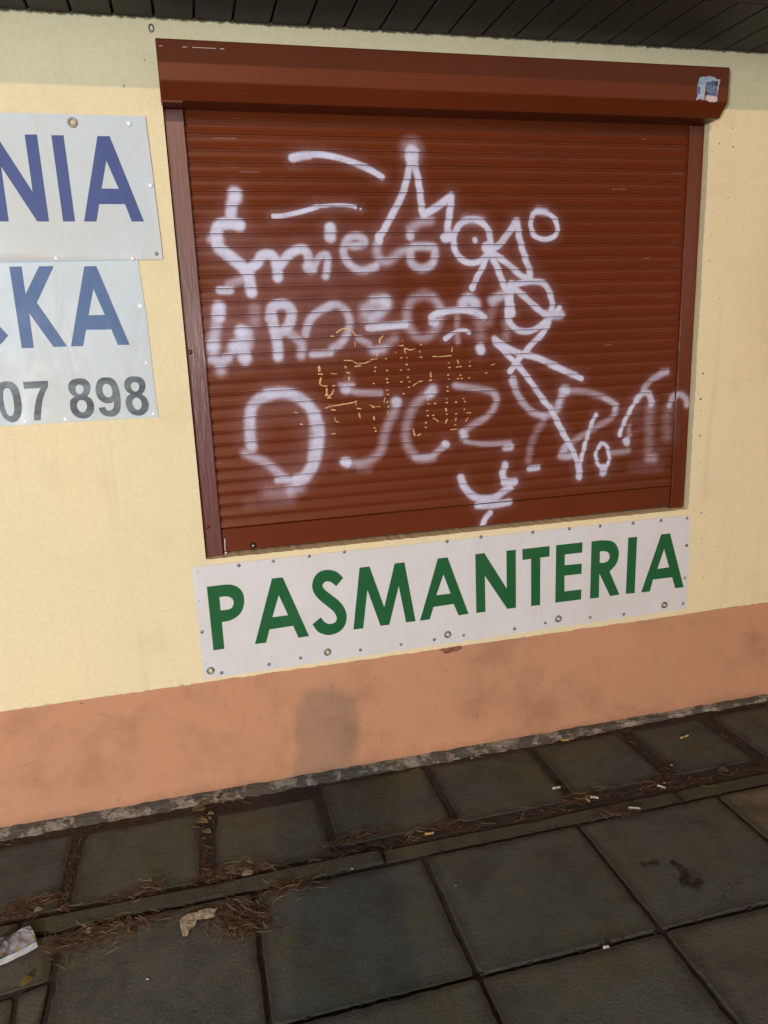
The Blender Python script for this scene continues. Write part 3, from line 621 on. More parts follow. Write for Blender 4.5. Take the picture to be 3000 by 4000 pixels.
# ------------------------------------------------------------------ roller shutter
shutter = thing('roller_shutter', 'closed rust brown roller shutter covered in white spray painted scrawls', 'roller shutter', (0.87, 0.03, OZ0))
PITCH = 0.0388
zj0 = at(900, 1066.7, YC).z-0.0066                     # one measured joint
prof = []                                       # (fraction down the slat, outward mm, is-lip)
for k, t in enumerate(np.concatenate([np.linspace(0.0, 0.80, 11), [0.85, 0.895, 0.925, 0.943, 0.957, 0.972, 0.987]])):
    if t <= 0.86: o = 6.0*(max(0, t-.26)/0.60)**1.6+3.4*(max(0, .26-t)/.26)**1.3
    elif t <= 0.90: o = 6.3
    elif t <= 0.93: o = 6.6
    elif t <= 0.945: o = 5.6
    else: o = 2.2
    prof.append((t, o))
NB = 1
ztop, zbot = 2.17, at(880, 2103, YC).z
kmin = int(math.floor((zj0-ztop)/PITCH)); 
zz, oo = [], []
kk = 0
z = zj0-kmin*PITCH
while z-PITCH > zbot-0.004:
    for t, o in prof:
        zz.append(z-t*PITCH); oo.append(o)
    z -= PITCH
ZLAST = z
XL, XR = 0.045, 1.702
cols = np.linspace(XL, XR, 560)
Zg, Xg = np.meshgrid(np.array(zz), cols, indexing='ij')
Og = np.repeat(np.array(oo)[:, None], len(cols), 1)*0.001
sag = np.zeros_like(Xg)
for i in range(0, len(cols), 1):
    sag[:, i] = 0.0012*math.sin(cols[i]*2.1+0.4)
sid = (np.arange(len(zz))//len(prof))
jy = np.array([0.0009*mnoise.noise((s*1.7, 3, 1)) for s in range(sid.max()+1)])[sid][:, None]
Yg = YC-Og+jy
V = np.stack([Xg, Yg, Zg+sag*0.4], -1).reshape(-1, 3)
nr, nc = Xg.shape
idx = np.arange(nr*nc).reshape(nr, nc)
faces = np.stack([idx[1:, :-1], idx[1:, 1:], idx[:-1, 1:], idx[:-1, :-1]], -1).reshape(-1, 4)
off = wloc(shutter)
me = bpy.data.meshes.new('slat_curtain')
me.vertices.add(len(V)); me.vertices.foreach_set('co', (V-np.array(off)).ravel())
me.loops.add(faces.size); me.loops.foreach_set('vertex_index', faces.ravel().astype(np.int32))
me.polygons.add(len(faces)); me.polygons.foreach_set('loop_start', np.arange(0, faces.size, 4, dtype=np.int32))
me.polygons.foreach_set('loop_total', np.full(len(faces), 4, np.int32))
me.update(calc_edges=True)
pa, gl = paint_fields(V[:, [0, 2]])
tt = np.repeat(np.tile(np.array([p[0] for p in prof]), sid.max()+1)[:, None], nc, 1).ravel()
lip = (tt >= 0.88) & (tt < 0.942); gapm = tt >= 0.95
pa = np.where(lip, np.clip(pa*1.35, 0, 1), pa); pa = np.where(gapm, pa*0.12, pa); pa = np.where((tt > .5) & (tt < .87), pa*0.95, pa); pa = np.where(tt < .14, pa*0.80, pa)
gl = np.where(gapm, gl*0.2, gl)
rs = random.Random(4)                           # rubbed-off lacquer and painted highlight lines along slat edges, mostly near both ends
for k in range(sid.max()+1):
    for q in range(rs.choice((1, 2, 3, 4))):
        x = XL+abs(rs.gauss(0, .16)) if rs.random() < .55 else XR-abs(rs.gauss(0, .20)); ln = rs.uniform(.008, .07)
        row_ = rs.choice((13, 13, 12, 3, 7, 14)); i0 = k*len(prof)+row_
        c0 = np.clip(int((x-XL)/(XR-XL)*nc), 0, nc-2); c1 = min(nc-1, c0+max(2, int(ln/(XR-XL)*nc)))
        pa2 = pa.reshape(nr, nc); o_ = rs.uniform(.12, .42); pa2[i0, c0:c1] = np.maximum(pa2[i0, c0:c1], o_*np.array([rs.uniform(.3, 1) for _ in range(c1-c0)]))
k1 = int(round((zj0-kmin*PITCH-at(1600, 540, YC).z)/PITCH)); i0 = max(0, k1)*len(prof)+13
pa2 = pa.reshape(nr, nc); pa2[i0, 40:] = np.maximum(pa2[i0, 40:], np.array([max(0, .34*mnoise.noise((i*.09, 2, 2))+.16) for i in range(nc-40)]))
pa = pa2.ravel()
for nm, dat in (('paint', pa), ('glue', gl)):
    a = me.attributes.new(nm, 'FLOAT', 'POINT'); a.data.foreach_set('value', dat.astype(np.float32))
me.materials.append(M_SHUT)
me.polygons.foreach_set('use_smooth', np.ones(len(faces), bool))
curtain = bpy.data.objects.new('slat_curtain', me); COL.objects.link(curtain); curtain.parent = shutter

def painted_grid(name, x0, x1, z0, z1, y, th, nx, nz, mat, parent, edge=0.002):
    """slab with a finely divided front that carries the spray paint too"""
    xs = np.concatenate([[x0], np.linspace(x0+edge, x1-edge, nx), [x1]]); zs = np.concatenate([[z0], np.linspace(z0+edge, z1-edge, nz), [z1]])
    V = []; Fq = []
    for j, z in enumerate(zs):
        for i, x in enumerate(xs):
            b = edge if (i in (0, len(xs)-1) or j in (0, len(zs)-1)) else 0
            V.append((x, y+b, z))
    w = len(xs)
    for j in range(len(zs)-1):
        for i in range(w-1): Fq.append((j*w+i, j*w+i+1, (j+1)*w+i+1, (j+1)*w+i))
    b0 = len(V); V += [(x0, y+th, z0), (x1, y+th, z0), (x1, y+th, z1), (x0, y+th, z1)]
    top = (len(zs)-1)*w
    Fq.append(tuple([b0, b0+1] + [i for i in range(w-1, -1, -1)])); Fq.append(tuple([b0+2, b0+3] + [top+i for i in range(w)]))
    Fq.append(tuple([b0+3, b0] + [j*w for j in range(len(zs))])); Fq.append(tuple([b0+1, b0+2] + [j*w+w-1 for j in range(len(zs)-1, -1, -1)]))
    Fq.append((b0, b0+3, b0+2, b0+1))
    V = np.array(V); o = np.array(wloc(parent))
    me = bpy.data.meshes.new(name); me.from_pydata([tuple(p) for p in V-o], [], Fq); me.materials.append(mat)
    pa, gl = paint_fields(V[:, [0, 2]])
    for nm, dat in (('paint', pa), ('glue', gl)):
        a = me.attributes.new(nm, 'FLOAT', 'POINT'); a.data.foreach_set('value', dat.astype(np.float32))
    ob = bpy.data.objects.new(name, me); COL.objects.link(ob); ob.parent = parent
    return ob
YR = 0.021
rail_l = painted_grid('guide_rail', -0.0012, 0.052, 0.832, 2.1405, YR-.004, .05, 8, 20, M_RAIL_SHEEN, shutter)
rail_r = painted_grid('guide_rail', 1.690, 1.7455, 0.832, 2.1405, YR, .045, 20, 400, M_RAIL, shutter)
bar = painted_grid('bottom_bar', 0.0535, 1.6885, 0.838, ZLAST-.0015, YC-.0055, .012, 500, 24, M_SHUT, shutter)
for q in zm(700, 1150, 2.01, [(85, 452), (220, 1825)]):
    bm = bmesh.new(); p = at(*q, YR-.004); disc(bm, p, .0075, .004, 16); obj('screw_cap', bm, M_RAIL, rail_l, True)
bm = bmesh.new(); p = at(*zm(700, 1150, 2.01, [(580, 1970)])[0], YC-.0055); disc(bm, p, .0105, .010, 18); 
lk = obj('lock', bm, M_DARK, bar, True)
bm = bmesh.new(); disc(bm, p+Vector((0, -.0101, .001)), .0035, .0015, 10); obj('lock_pin', bm, M_STEEL, bar, True)
bm = bmesh.new()
for (x, y), rr in zip(zm(2150, 1350, 2.5523, [(1040, 1583), (1065, 1586), (1095, 1584), (1035, 1550)]), (.006, .005, .0055, .003)):
    disc(bm, at(x, y, YC-.0052), rr, .0012, 9)
obj('worn_keyhole', bm, M_DARK, bar, True)
bm = bmesh.new(); p = at(*zm(700, 1150, 2.01, [(368, 2030)])[0], YC-.0055); disc(bm, p, .005, .003, 12); obj('end_screw', bm, M_STEEL, bar, True)
bm = bmesh.new()
for j, (x, y) in enumerate(zm(700, 1150, 2.01, [(357, 1918), (360, 1950), (358, 1990), (362, 2015)])):
    a = at(x-2.2, y, YC-.0062); b = at(x+1.8, y, YC-.0062)
    v = (bm.verts.new(a), bm.verts.new(b))
    if j: bm.faces.new((pv[0], pv[1], v[1], v[0]))
    pv = v
obj('bare_metal_scrape', bm, M_STEEL, bar)
# box over the shutter: straight front, cut lower edge
bm = bmesh.new()
pf = [(0.085, 2.2845), (-0.083, 2.2845), (-0.083, 2.1835), (-0.047, 2.1445), (0.012, 2.1425), (0.085, 2.1425)]
L = [bm.verts.new((-0.0055, y, z)) for y, z in pf]; Rv = [bm.verts.new((1.7495, y, z)) for y, z in pf]
n = len(pf)
for i in range(n): bm.faces.new((L[i], L[(i+1) % n], Rv[(i+1) % n], Rv[i]))
bm.faces.new(L[::-1]); bm.faces.new(Rv)
bmesh.ops.recalc_face_normals(bm, faces=bm.faces)
bevel(bm, 0.003, 2)
M_BOX = m_shutter.__call__(); M_BOX.name = 'box_lacquer'
sbox = obj('shutter_box', bm, M_BOX, shutter)
M_SCR = m_simple('pale_scratch', (0.55, 0.40, 0.38), .6)
for x0, x1 in ((.003, .012), (.062, .075), (.088, .150), (.160, .172)):
    bm = bmesh.new(); box(bm, x0, x1, -0.0838, -0.0826, 2.2645-.02*(x0*.05), 2.2662-.02*(x0*.05)); obj('lacquer_scratch', bm, M_SCR, sbox)
for x0 in (-0.0035, 1.7475-.02):
    pass
bm = bmesh.new(); box(bm, -0.0062, 0.052, -0.0480, -0.044, 2.1400, 2.1450); obj('end_lip', bm, M_BOX, sbox)

# ------------------------------------------------------------------ banners
def flat_poly(loops, y, mat, name, parent, th=0.0007, smooth_n=8):
    """letters etc.: closed outlines (holes included) filled as one thin plate"""
    cu = bpy.data.curves.new(name, 'CURVE'); cu.dimensions = '2D'; cu.fill_mode = 'BOTH'; cu.extrude = th/2
    for lp in loops:
        sp = cu.splines.new('POLY'); sp.points.add(len(lp)-1); sp.use_cyclic_u = True
        for q, p in zip(sp.points, lp): q.co = (p[0], p[1], 0, 1)
    tmp = bpy.data.objects.new('tmp', cu); COL.objects.link(tmp)
    dg = bpy.context.evaluated_depsgraph_get(); me = bpy.data.meshes.new_from_object(tmp.evaluated_get(dg))
    bpy.data.objects.remove(tmp); bpy.data.curves.remove(cu)
    o = wloc(parent)
    for v in me.vertices:
        x, z, yy = v.co; v.co = (x-o.x, y-yy-o.y, z-o.z)
    me.name = name; me.materials.clear(); me.materials.append(mat)
    ob = bpy.data.objects.new(name, me); COL.objects.link(ob); ob.parent = parent
    return ob
def outline(reg, pts, y):
    pts = catmull(pts)
    return [(q.x, q.z) for q in (at(a, b, y) for a, b in zm(*reg, pts))]
def sheet(name, left, right, n, m, y, mat, parent, curl=0.0, yoff=None):
    """banner between two polylines (left edge and right edge, top to bottom)"""
    bm = bmesh.new(); g = []
    def samp(pl, t):
        k = t*(len(pl)-1); i = min(int(k), len(pl)-2); return pl[i].lerp(pl[i+1], k-i)
    for j in range(m+1):
        t = j/m; a, b = samp(left, t), samp(right, t); row = []
        for i in range(n+1):
            s = i/n; p = a.lerp(b, s); yy = y
            if curl and t > 0.93: yy = y-curl*((t-.93)/.07)**1.5*(0.5+0.5*math.sin(s*9+1))
            zf = 0.0012*mnoise.noise((s*7, j*.01, 5)) if j in (0, m) else 0
            row.append(bm.verts.new((p.x, yy, p.z+zf)))
        g.append(row)
    for j in range(m):
        for i in range(n): bm.faces.new((g[j+1][i], g[j+1][i+1], g[j][i+1], g[j][i]))
    ed = [e for e in bm.edges if e.is_boundary]
    r = bmesh.ops.extrude_edge_only(bm, edges=ed); bmesh.ops.translate(bm, verts=[e for e in r['geom'] if isinstance(e, bmesh.types.BMVert)], vec=(0, .0009, 0))
    return obj(name, bm, mat, parent)
def rivets(reg, pts, y, parent, mat, r=.0058):
    for p in zm(*reg, pts):
        bm = bmesh.new(); disc(bm, at(p[0], p[1], y), r*random.uniform(.9, 1.1), .0028, 14); obj('rivet', bm, mat, parent, True)
def eyelets(reg, pts, y, parent, hole):
    for p in zm(*reg, pts):
        c = at(p[0], p[1], y); bm = bmesh.new(); sg = 24; prev = None
        prof = [(.0135, 0), (.0130, .0016), (.0110, .0026), (.0085, .0024), (.0066, .0008), (.0062, -.0005)]
        rings = [[bm.verts.new(c+Vector((math.cos(2*math.pi*i/sg)*r, -h, math.sin(2*math.pi*i/sg)*r))) for i in range(sg)] for r, h in prof]
        for a, b in zip(rings[:-1], rings[1:]):
            for i in range(sg): bm.faces.new((a[i], a[(i+1) % sg], b[(i+1) % sg], b[i]))
        e = obj('eyelet', bm, M_EYE, parent, True)
        bm = bmesh.new(); disc(bm, c+Vector((0, -.0002, 0)), .0063, .0003, 16); obj('eyelet_hole', bm, hole, e)
M_HOLE = m_simple('wall_seen_through_hole', (0.52, 0.48, 0.34), .9)
Q1 = (0, 400, 2.37); Q2 = (0, 1000, 2.37); PA = (740, 2150, 1.8433); PB = (1600, 1950, 1.4302)
PW = lambda reg, pts, y: [at(a, b, y) for a, b in zm(*reg, pts)]
# green lettered banner
yb = -0.003
ban = thing('shop_banner', 'white banner with large green letters below the shutter', 'banner', (0.86, 0, 0.42))
sheet('banner_sheet', PW(PA, [(15, 122), (60, 520), (105, 928)], yb), PW(PB, [(1568, 88), (1560, 350), (1550, 611)], yb), 60, 14, yb, M_BANG, ban)
yl = yb-.0009
GLT = [(PA, [[(125, 262), (250, 247)] + C((305, 248), (355, 270), (386, 312), (394, 370), (380, 430), (345, 475), (290, 505)) + [(233, 516), (251, 708), (173, 720)],
             [(215, 336)] + C((268, 331), (305, 345), (318, 378), (305, 412), (272, 427)) + [(224, 432)]]),
       (PA, [[(594, 203), (671, 194), (861, 617), (785, 629), (746, 543), (576, 569), (552, 664), (472, 675)], [(643, 321), (710, 466), (597, 482)]]),
       (PA, [[(1107, 197)] + C((1060, 155), (1000, 140), (940, 153), (900, 193), (884, 250), (895, 303), (930, 350), (985, 396), (1035, 438), (1060, 482), (1050, 517), (1010, 530), (975, 517)) + [(945, 482), (886, 533)] + C((920, 580), (960, 602), (1010, 609), (1072, 590), (1116, 545), (1132, 480), (1118, 420), (1080, 368), (1030, 327), (985, 292), (960, 264), (962, 240), (985, 224), (1018, 228)) + [(1057, 258)]]),
       (PA, [[(1225, 124), (1296, 116), (1403, 410), (1478, 94), (1548, 86), (1628, 510), (1560, 518), (1507, 256), (1439, 535), (1376, 543), (1281, 284), (1251, 561), (1181, 570)]]),
       (PB, [[(158, 332), (212, 325), (329, 640), (274, 649), (246, 585), (133, 602), (113, 671), (58, 679)], [(189, 420), (229, 527), (149, 537)]]),
       (PB, [[(367, 308), (417, 301), (543, 500), (541, 288), (593, 283), (594, 606), (546, 613), (420, 427), (424, 629), (373, 635)]]),
       (PB, [[(630, 279), (782, 262), (781, 320), (730, 326), (729, 591), (679, 597), (679, 333), (631, 340)]]),
       (PB, [[(819, 257), (966, 241), (964, 298), (867, 309), (866, 369), (962, 360), (960, 417), (865, 427), (865, 515), (960, 504), (957, 560), (814, 578)]]),
       (PB, [[(1017, 236), (1075, 229)] + C((1130, 235), (1158, 262), (1169, 305), (1155, 360)) + [(1117, 404), (1172, 533), (1120, 541), (1060, 415), (1057, 550), (1008, 555)], [(1063, 292)] + C((1095, 291), (1113, 303), (1118, 323), (1108, 345), (1088, 354)) + [(1062, 356)]]),
       (PB, [[(1222, 215), (1271, 210), (1257, 525), (1208, 529)]]),
       (PB, [[(1406, 197), (1455, 191), (1531, 492), (1484, 497), (1467, 436), (1360, 449), (1342, 515), (1294, 521)], [(1422, 277), (1450, 380), (1384, 390)]])]
for reg, lps in GLT:
    flat_poly([outline(reg, l, yl) for l in lps], yl, M_GREEN, 'letter', ban)
rivets(PA, [(54, 152), (59, 366), (112, 814)], yb, ban, M_BANG)
rivets(PA, [(355, 108), (603, 78), (863, 42), (1115, 11), (90, 587), (231, 880), (573, 820), (799, 774), (1230, 717), (1523, 677)], yb, ban, M_RIVET)
rivets(PB, [(209, 236), (398, 211), (688, 185), (892, 165), (1064, 150), (1248, 133), (1404, 119), (1550, 106), (1547, 258), (1537, 439), (1527, 583), (1196, 643), (1008, 660), (758, 691), (586, 724), (301, 760), (138, 784)], yb, ban, M_RIVET)
eyelets(PA, [(152, 866), (994, 732)], yb, ban, M_HOLE); eyelets(PB, [(213, 756), (831, 668), (1423, 591)], yb, ban, M_HOLE)
# lower blue lettered banner
y2 = -0.0025
b2 = thing('shop_banner', 'white banner with faded blue letters and dark phone number, lower of the left pair', 'banner', (-0.9, 0, 1.25))
XLf = -2.3
rt = PW(Q2, [(1278, 30), (1285, 100), (1320, 330), (1345, 485), (1370, 680), (1395, 900), (1418, 1110), (1442, 1300), (1468, 1490)], y2)
a0 = at(*zm(*Q2, [(0, 52)])[0], y2); a1 = at(*zm(*Q2, [(0, 1563)])[0], y2)
sheet('banner_sheet', [Vector((XLf, y2, a0.z+.012)), Vector((XLf, y2, a1.z))], rt, 60, 16, y2, M_BANL, b2)
yl = y2-.0009
for l in ([[(86, 98), (198, 97), (235, 356), (361, 95), (496, 94), (340, 432), (622, 838), (496, 842), (268, 527), (312, 850), (202, 853)]],
          [[(780, 95), (891, 94), (1199, 822), (1091, 824), (1031, 680), (795, 683), (768, 834), (657, 837)], [(863, 300), (970, 545), (818, 548)]],
          [[(-5, 652), (74, 736)] + C((20, 802), (-40, 845), (-120, 872)) + [(-200, 880), (-200, 775)] + C((-120, 762), (-50, 720))]):
    flat_poly([outline(Q2, k, yl) for k in l], yl, M_BLUE2, 'letter', b2)
for l in ([C((60, 1160), (120, 1172), (165, 1225), (192, 1320), (200, 1420), (180, 1500), (125, 1540), (60, 1520), (18, 1470), (-15, 1380), (-35, 1280), (-20, 1200), (15, 1168)), C((60, 1222), (95, 1240), (120, 1310), (131, 1400), (125, 1460), (100, 1482), (65, 1465), (42, 1400), (28, 1310), (32, 1245))],
          [[(213, 1165), (441, 1155), (444, 1210)] + C((415, 1265), (390, 1350), (380, 1440)) + [(376, 1520), (315, 1523)] + C((318, 1430), (335, 1330), (358, 1262)) + [(378, 1222), (222, 1229)]],
          [C((735, 1132), (790, 1142), (828, 1180), (836, 1225), (826, 1268)) + [(806, 1300)] + C((845, 1325), (868, 1375), (865, 1440), (830, 1488), (775, 1505), (710, 1490), (665, 1445), (648, 1385), (655, 1333)) + [(692, 1300)] + C((655, 1275), (633, 1230), (638, 1180), (670, 1145)), C((735, 1190), (766, 1205), (774, 1238), (758, 1268), (735, 1278), (708, 1265), (696, 1230), (708, 1200)), C((757, 1333), (793, 1350), (806, 1395), (790, 1435), (760, 1447), (728, 1430), (711, 1385), (724, 1345))],
          [C((975, 1123), (1040, 1135), (1085, 1190), (1108, 1270), (1117, 1370), (1105, 1440), (1065, 1480), (1010, 1487), (955, 1470), (925, 1437)) + [(915, 1405), (972, 1398)] + C((985, 1425), (1010, 1432), (1040, 1420), (1055, 1388)) + [(1053, 1345)] + C((1020, 1362), (975, 1362), (925, 1335), (893, 1285), (884, 1225), (898, 1167), (930, 1133)), C((985, 1183), (1020, 1200), (1040, 1250), (1033, 1295), (1000, 1310), (967, 1290), (948, 1245), (954, 1200))],
          [C((1245, 1114), (1305, 1125), (1340, 1168), (1346, 1213), (1332, 1256)) + [(1310, 1280)] + C((1350, 1310), (1374, 1360), (1370, 1420), (1335, 1463), (1285, 1478), (1220, 1462), (1178, 1415), (1163, 1350), (1175, 1303)) + [(1208, 1276)] + C((1170, 1250), (1150, 1205), (1157, 1155), (1190, 1122)), C((1250, 1168), (1280, 1183), (1289, 1218), (1272, 1248), (1245, 1255), (1218, 1235), (1209, 1200), (1224, 1175)), C((1262, 1310), (1298, 1330), (1313, 1375), (1300, 1411), (1270, 1423), (1238, 1400), (1222, 1355), (1237, 1322))]):
    flat_poly([outline(Q2, k, yl) for k in l], yl, M_BLACK, 'digit', b2)
rivets(Q2, [(1300, 462), (1357, 988), (1420, 1461), (607, 1510), (237, 1530)], y2, b2, M_RIVB)
# upper blue lettered banner overlaps the lower one
y1 = -0.0050
b1 = thing('shop_banner', 'white banner with dark blue letters and an eyelet, upper of the left pair', 'banner', (-0.9, 0, 1.74))
rt = PW(Q1, [(1345, 127), (1362, 275), (1385, 440), (1407, 610), (1430, 800), (1455, 1000), (1480, 1200), (1495, 1330), (1506, 1452)], y1)
a0 = at(*zm(*Q1, [(0, 92)])[0], y1); a1 = at(*zm(*Q1, [(0, 1474)])[0], y1)
sheet('banner_sheet', [Vector((XLf, y1, a0.z-.006)), Vector((XLf, y1, a1.z))], rt, 60, 30, y1, M_BANL, b1, curl=.007)
yl = y1-.0009
for l in ([[(-165, 290), (-48, 290), (303, 830), (228, 297), (340, 297), (453, 1102), (345, 1102), (8, 590), (80, 1102), (-35, 1102)]],
          [[(475, 304), (587, 304), (694, 1102), (584, 1102)]],
          [[(902, 311), (1014, 313), (1332, 1102), (1219, 1102), (1157, 941), (917, 941), (892, 1102), (778, 1102)], [(983, 535), (1098, 799), (940, 797)]]):
    flat_poly([outline(Q1, k, yl) for k in l], yl, M_BLUE, 'letter', b1)
rivets(Q1, [(1193, 196), (1393, 768), (519, 1440), (1229, 1445)], y1-.003, b1, M_RIVB); rivets(Q1, [(1449, 1402)], y1, b1, M_RIVET)
eyelets(Q1, [(672, 187)], y1, b1, M_HOLE)

# ------------------------------------------------------------------ torn sticker on the shutter box
ZS = (2600, 200, 4.1475); ysk = -0.0836
def m_patch(name, spec):
    n = N(name); c = n.mix(n.ramp(n.noise(90, 4, .7), .4, .6), spec[0], spec[1])
    c = n.mix(n.ramp(n.voro(130), .25, .1, 0, .7), c, spec[2]); n.col(c); n.rough(.55); return n.m
stk = thing('torn_sticker', 'small torn blue and white sticker on the right end of the shutter box', 'sticker', tuple(at(*zm(*ZS, [(690, 620)])[0], ysk)))
flat_poly([outline(ZS, [(540, 425), (560, 432), (580, 412), (640, 418), (720, 400), (745, 412), (800, 425), (815, 445), (850, 462), (887, 455), (880, 500), (862, 560), (850, 640), (833, 720), (838, 780), (842, 800), (800, 830), (760, 822), (700, 825), (690, 805), (640, 790), (590, 785), (540, 772), (490, 797), (515, 730), (512, 650), (515, 560), (530, 500), (552, 445)], ysk)], ysk, m_patch('faded_sticker_paper', ((.27, .34, .46), (.42, .48, .54), (.13, .18, .30))), 'paper', stk, .0006)
flat_poly([outline(ZS, [(670, 500), (735, 492), (760, 470), (800, 490), (850, 500), (845, 580), (830, 690), (822, 735), (760, 720), (700, 715), (650, 640)], ysk-.0006)], ysk-.0006, m_patch('dark_blue_print', ((.06, .09, .17), (.14, .18, .28), (.30, .34, .42))), 'blue_print', stk, .0004)
flat_poly([outline(ZS, [(517, 570), (550, 565), (575, 600), (555, 640), (560, 690), (518, 695)], ysk-.0006)], ysk-.0006, m_patch('bright_blue_print', ((.04, .10, .30), (.06, .14, .36), (.1, .2, .42))), 'blue_print', stk, .0004)
flat_poly([outline(ZS, [(645, 735), (700, 725), (830, 740), (838, 790), (800, 822), (700, 818), (650, 780)], ysk-.0006)], ysk-.0006, m_patch('pink_white_print', ((.52, .44, .42), (.58, .52, .50), (.30, .08, .08))), 'printed_band', stk, .0004)
flat_poly([outline(ZS, [(640, 650), (665, 500), (672, 505), (655, 640), (690, 665), (690, 705), (660, 715), (640, 790), (632, 790)], ysk-.0010)], ysk-.0010, m_patch('torn_gap_brown', ((.09, .02, .01), (.07, .02, .012), (.05, .02, .02))), 'tear', stk, .0004)
flat_poly([outline(ZS, [(800, 485), (850, 490), (845, 540), (825, 550), (800, 535)], ysk-.0010)], ysk-.0010, m_patch('torn_patch_brown', ((.09, .02, .01), (.07, .02, .012), (.06, .05, .07))), 'tear', stk, .0004)

# ------------------------------------------------------------------ litter
def crumple(bm, pts, z, amp, sub=3, seed=1, th=0.0):
    f = bm.faces.new([bm.verts.new((p.x, p.y, z)) for p in pts])
    bmesh.ops.triangulate(bm, faces=bm.faces[:]); bmesh.ops.subdivide_edges(bm, edges=bm.edges[:], cuts=sub, use_grid_fill=True)
    bmesh.ops.triangulate(bm, faces=bm.faces[:])
    for v in bm.verts:
        q = v.co
        v.co.z = z+amp*(0.75+mnoise.noise((q.x*45, q.y*45, seed))+0.6*abs(mnoise.noise((q.x*110, q.y*110, seed))))
    bmesh.ops.recalc_face_normals(bm, faces=bm.faces)
ZP = (560, 3000, 1.975)
bm = bmesh.new()
crumple(bm, [gr(a, b) for a, b in zm(*ZP, [(280, 1190), (330, 1152), (400, 1132), (450, 1122), (500, 1100), (545, 1112), (570, 1095), (550, 1168), (480, 1180), (420, 1190), (400, 1230), (360, 1268), (340, 1310), (305, 1318), (290, 1250)])], .004, .006, 4, 3)
bmesh.ops.solidify(bm, geom=bm.faces[:], thickness=.001)
o = obj('paper_scrap', bm, m_patch('dirty_paper', ((.22, .19, .13), (.36, .32, .23), (.10, .09, .06))), None, False, tuple(gr(*zm(*ZP, [(420, 1190)])[0])))
tag(o, 'torn crumpled piece of dirty pale paper lying on the slabs by the kerb strip', 'paper scrap')
# flattened packet at the left edge
ZK = (0, 3500, 2.37)
pk = thing('crushed_packet', 'crushed printed cardboard packet lying across the kerb at the left edge', 'packet', tuple(gr(*zm(*ZK, [(150, 440)])[0])))
tp = [gr(a, b, .018) for a, b in zm(*ZK, [(-120, 470), (-20, 395), (50, 380), (150, 325), (272, 270), (300, 305), (320, 360), (335, 420), (240, 468), (150, 515), (60, 552), (-20, 590), (-110, 640)])]
def m_packet():
    n = N('printed_packet')
    c = n.mix(n.ramp(n.noise(16, 4, .6, dist=.8), .45, .55), (.025, .026, .045), (.22, .23, .28))
    xx = n.math('ADD', n.z('X'), n.math('MULTIPLY', n.noise(30, 3), .05))
    c = n.mix(n.ramp(xx, .005, .025), c, (.27, .28, .34))
    c = n.mix(n.ramp(n.voro(22, out='Distance'), .2, .14, 0, .8), c, (.38, .26, .06)); n.col(c); n.rough(.5)
    n.bump(n.noise(50, 4), .5, .004); return n.m
bm = bmesh.new(); crumple(bm, tp, .013, .006, 4, 8); obj('printed_face', bm, m_packet(), pk)
bm = bmesh.new(); prev = None
lo = zm(*ZK, [(338, 424), (240, 472), (150, 520), (60, 558), (-20, 596), (-110, 645)])
for i, (a, b) in enumerate(lo):
    p = gr(a, b, .017); q = p+Vector((.002, -.003-.003*(i % 2), -.015)); q.z = .003
    v = (bm.verts.new(p), bm.verts.new(q))
    if prev: bm.faces.new((prev[0], prev[1], v[1], v[0]))
    prev = v
bmesh.ops.solidify(bm, geom=bm.faces[:], thickness=.001)
obj('white_edge', bm, m_simple('white_card', (.62, .64, .66), .5, .12, 60), pk)
bm = bmesh.new(); prev = None
for i, (a, b) in enumerate(zm(*ZK, [(272, 268), (300, 303), (322, 358), (337, 420)])):
    p = gr(a, b, .017); q = p+Vector((.003, 0, -.014))
    v = (bm.verts.new(p), bm.verts.new(q))
    if prev: bm.faces.new((prev[1], prev[0], v[0], v[1]))
    prev = v
obj('end_flap', bm, m_simple('grey_card', (.25, .25, .28), .6), pk)

def tube(bm, a, b, r0, r1, seg=10):
    d = (b-a).normalized(); u = d.orthogonal().normalized(); w = d.cross(u)
    R0 = [bm.verts.new(a+(u*math.cos(2*math.pi*i/seg)+w*math.sin(2*math.pi*i/seg))*r0) for i in range(seg)]
    R1_ = [bm.verts.new(b+(u*math.cos(2*math.pi*i/seg)+w*math.sin(2*math.pi*i/seg))*r1) for i in range(seg)]
    for i in range(seg): bm.faces.new((R0[i], R0[(i+1) % seg], R1_[(i+1) % seg], R1_[i]))
    bm.faces.new(R0[::-1]); bm.faces.new(R1_)
def butt(p0, p1, label, filt=0.0, zg=0.002):
    a = gr(*p0, zg+.0035); b = gr(*p1, zg+.0035); c = (a+b)/2; c.z = zg
    t = thing('cigarette_butt', label, 'cigarette butt', tuple(c), 'cigarette butts on the ground')
    m = a.lerp(b, filt)
    if filt > 0.02: bm = bmesh.new(); tube(bm, a, m, .0040, .0038); obj('filter', bm, M_FILTER, t, True)
    if filt < 0.98:
        bm = bmesh.new(); k = m.lerp(b, .55)+Vector((.0008, .0012, 0)); tube(bm, m, k, .0038, .0034); tube(bm, k, b, .0034, .0028); obj('paper_tube', bm, M_WPAPER, t, True)
ZC = (2100, 2800, 1.8433)
zc = lambda *q: zm(*ZC, q)
butt(*zc((108, 515), (165, 506)), 'white cigarette butt on a small slab between two joints, left of the yellow filter')
butt(*zc((378, 576), (440, 584)), 'white cigarette butt right beside the yellow filter at the kerb strip')
butt(*zc((860, 494), (922, 512)), 'white cigarette butt among the dry needles above the kerb strip on the right')
butt(*zc((656, 655), (740, 659)), 'long white cigarette butt on the big slab just below the kerb strip')
butt(*zc((344, 576), (372, 610)), 'yellow filter stub among dry needles at the kerb strip', 1.0)
butt(*zc((168, 167), (226, 166)), 'yellow filter stub lying against the foot of the wall', 1.0)
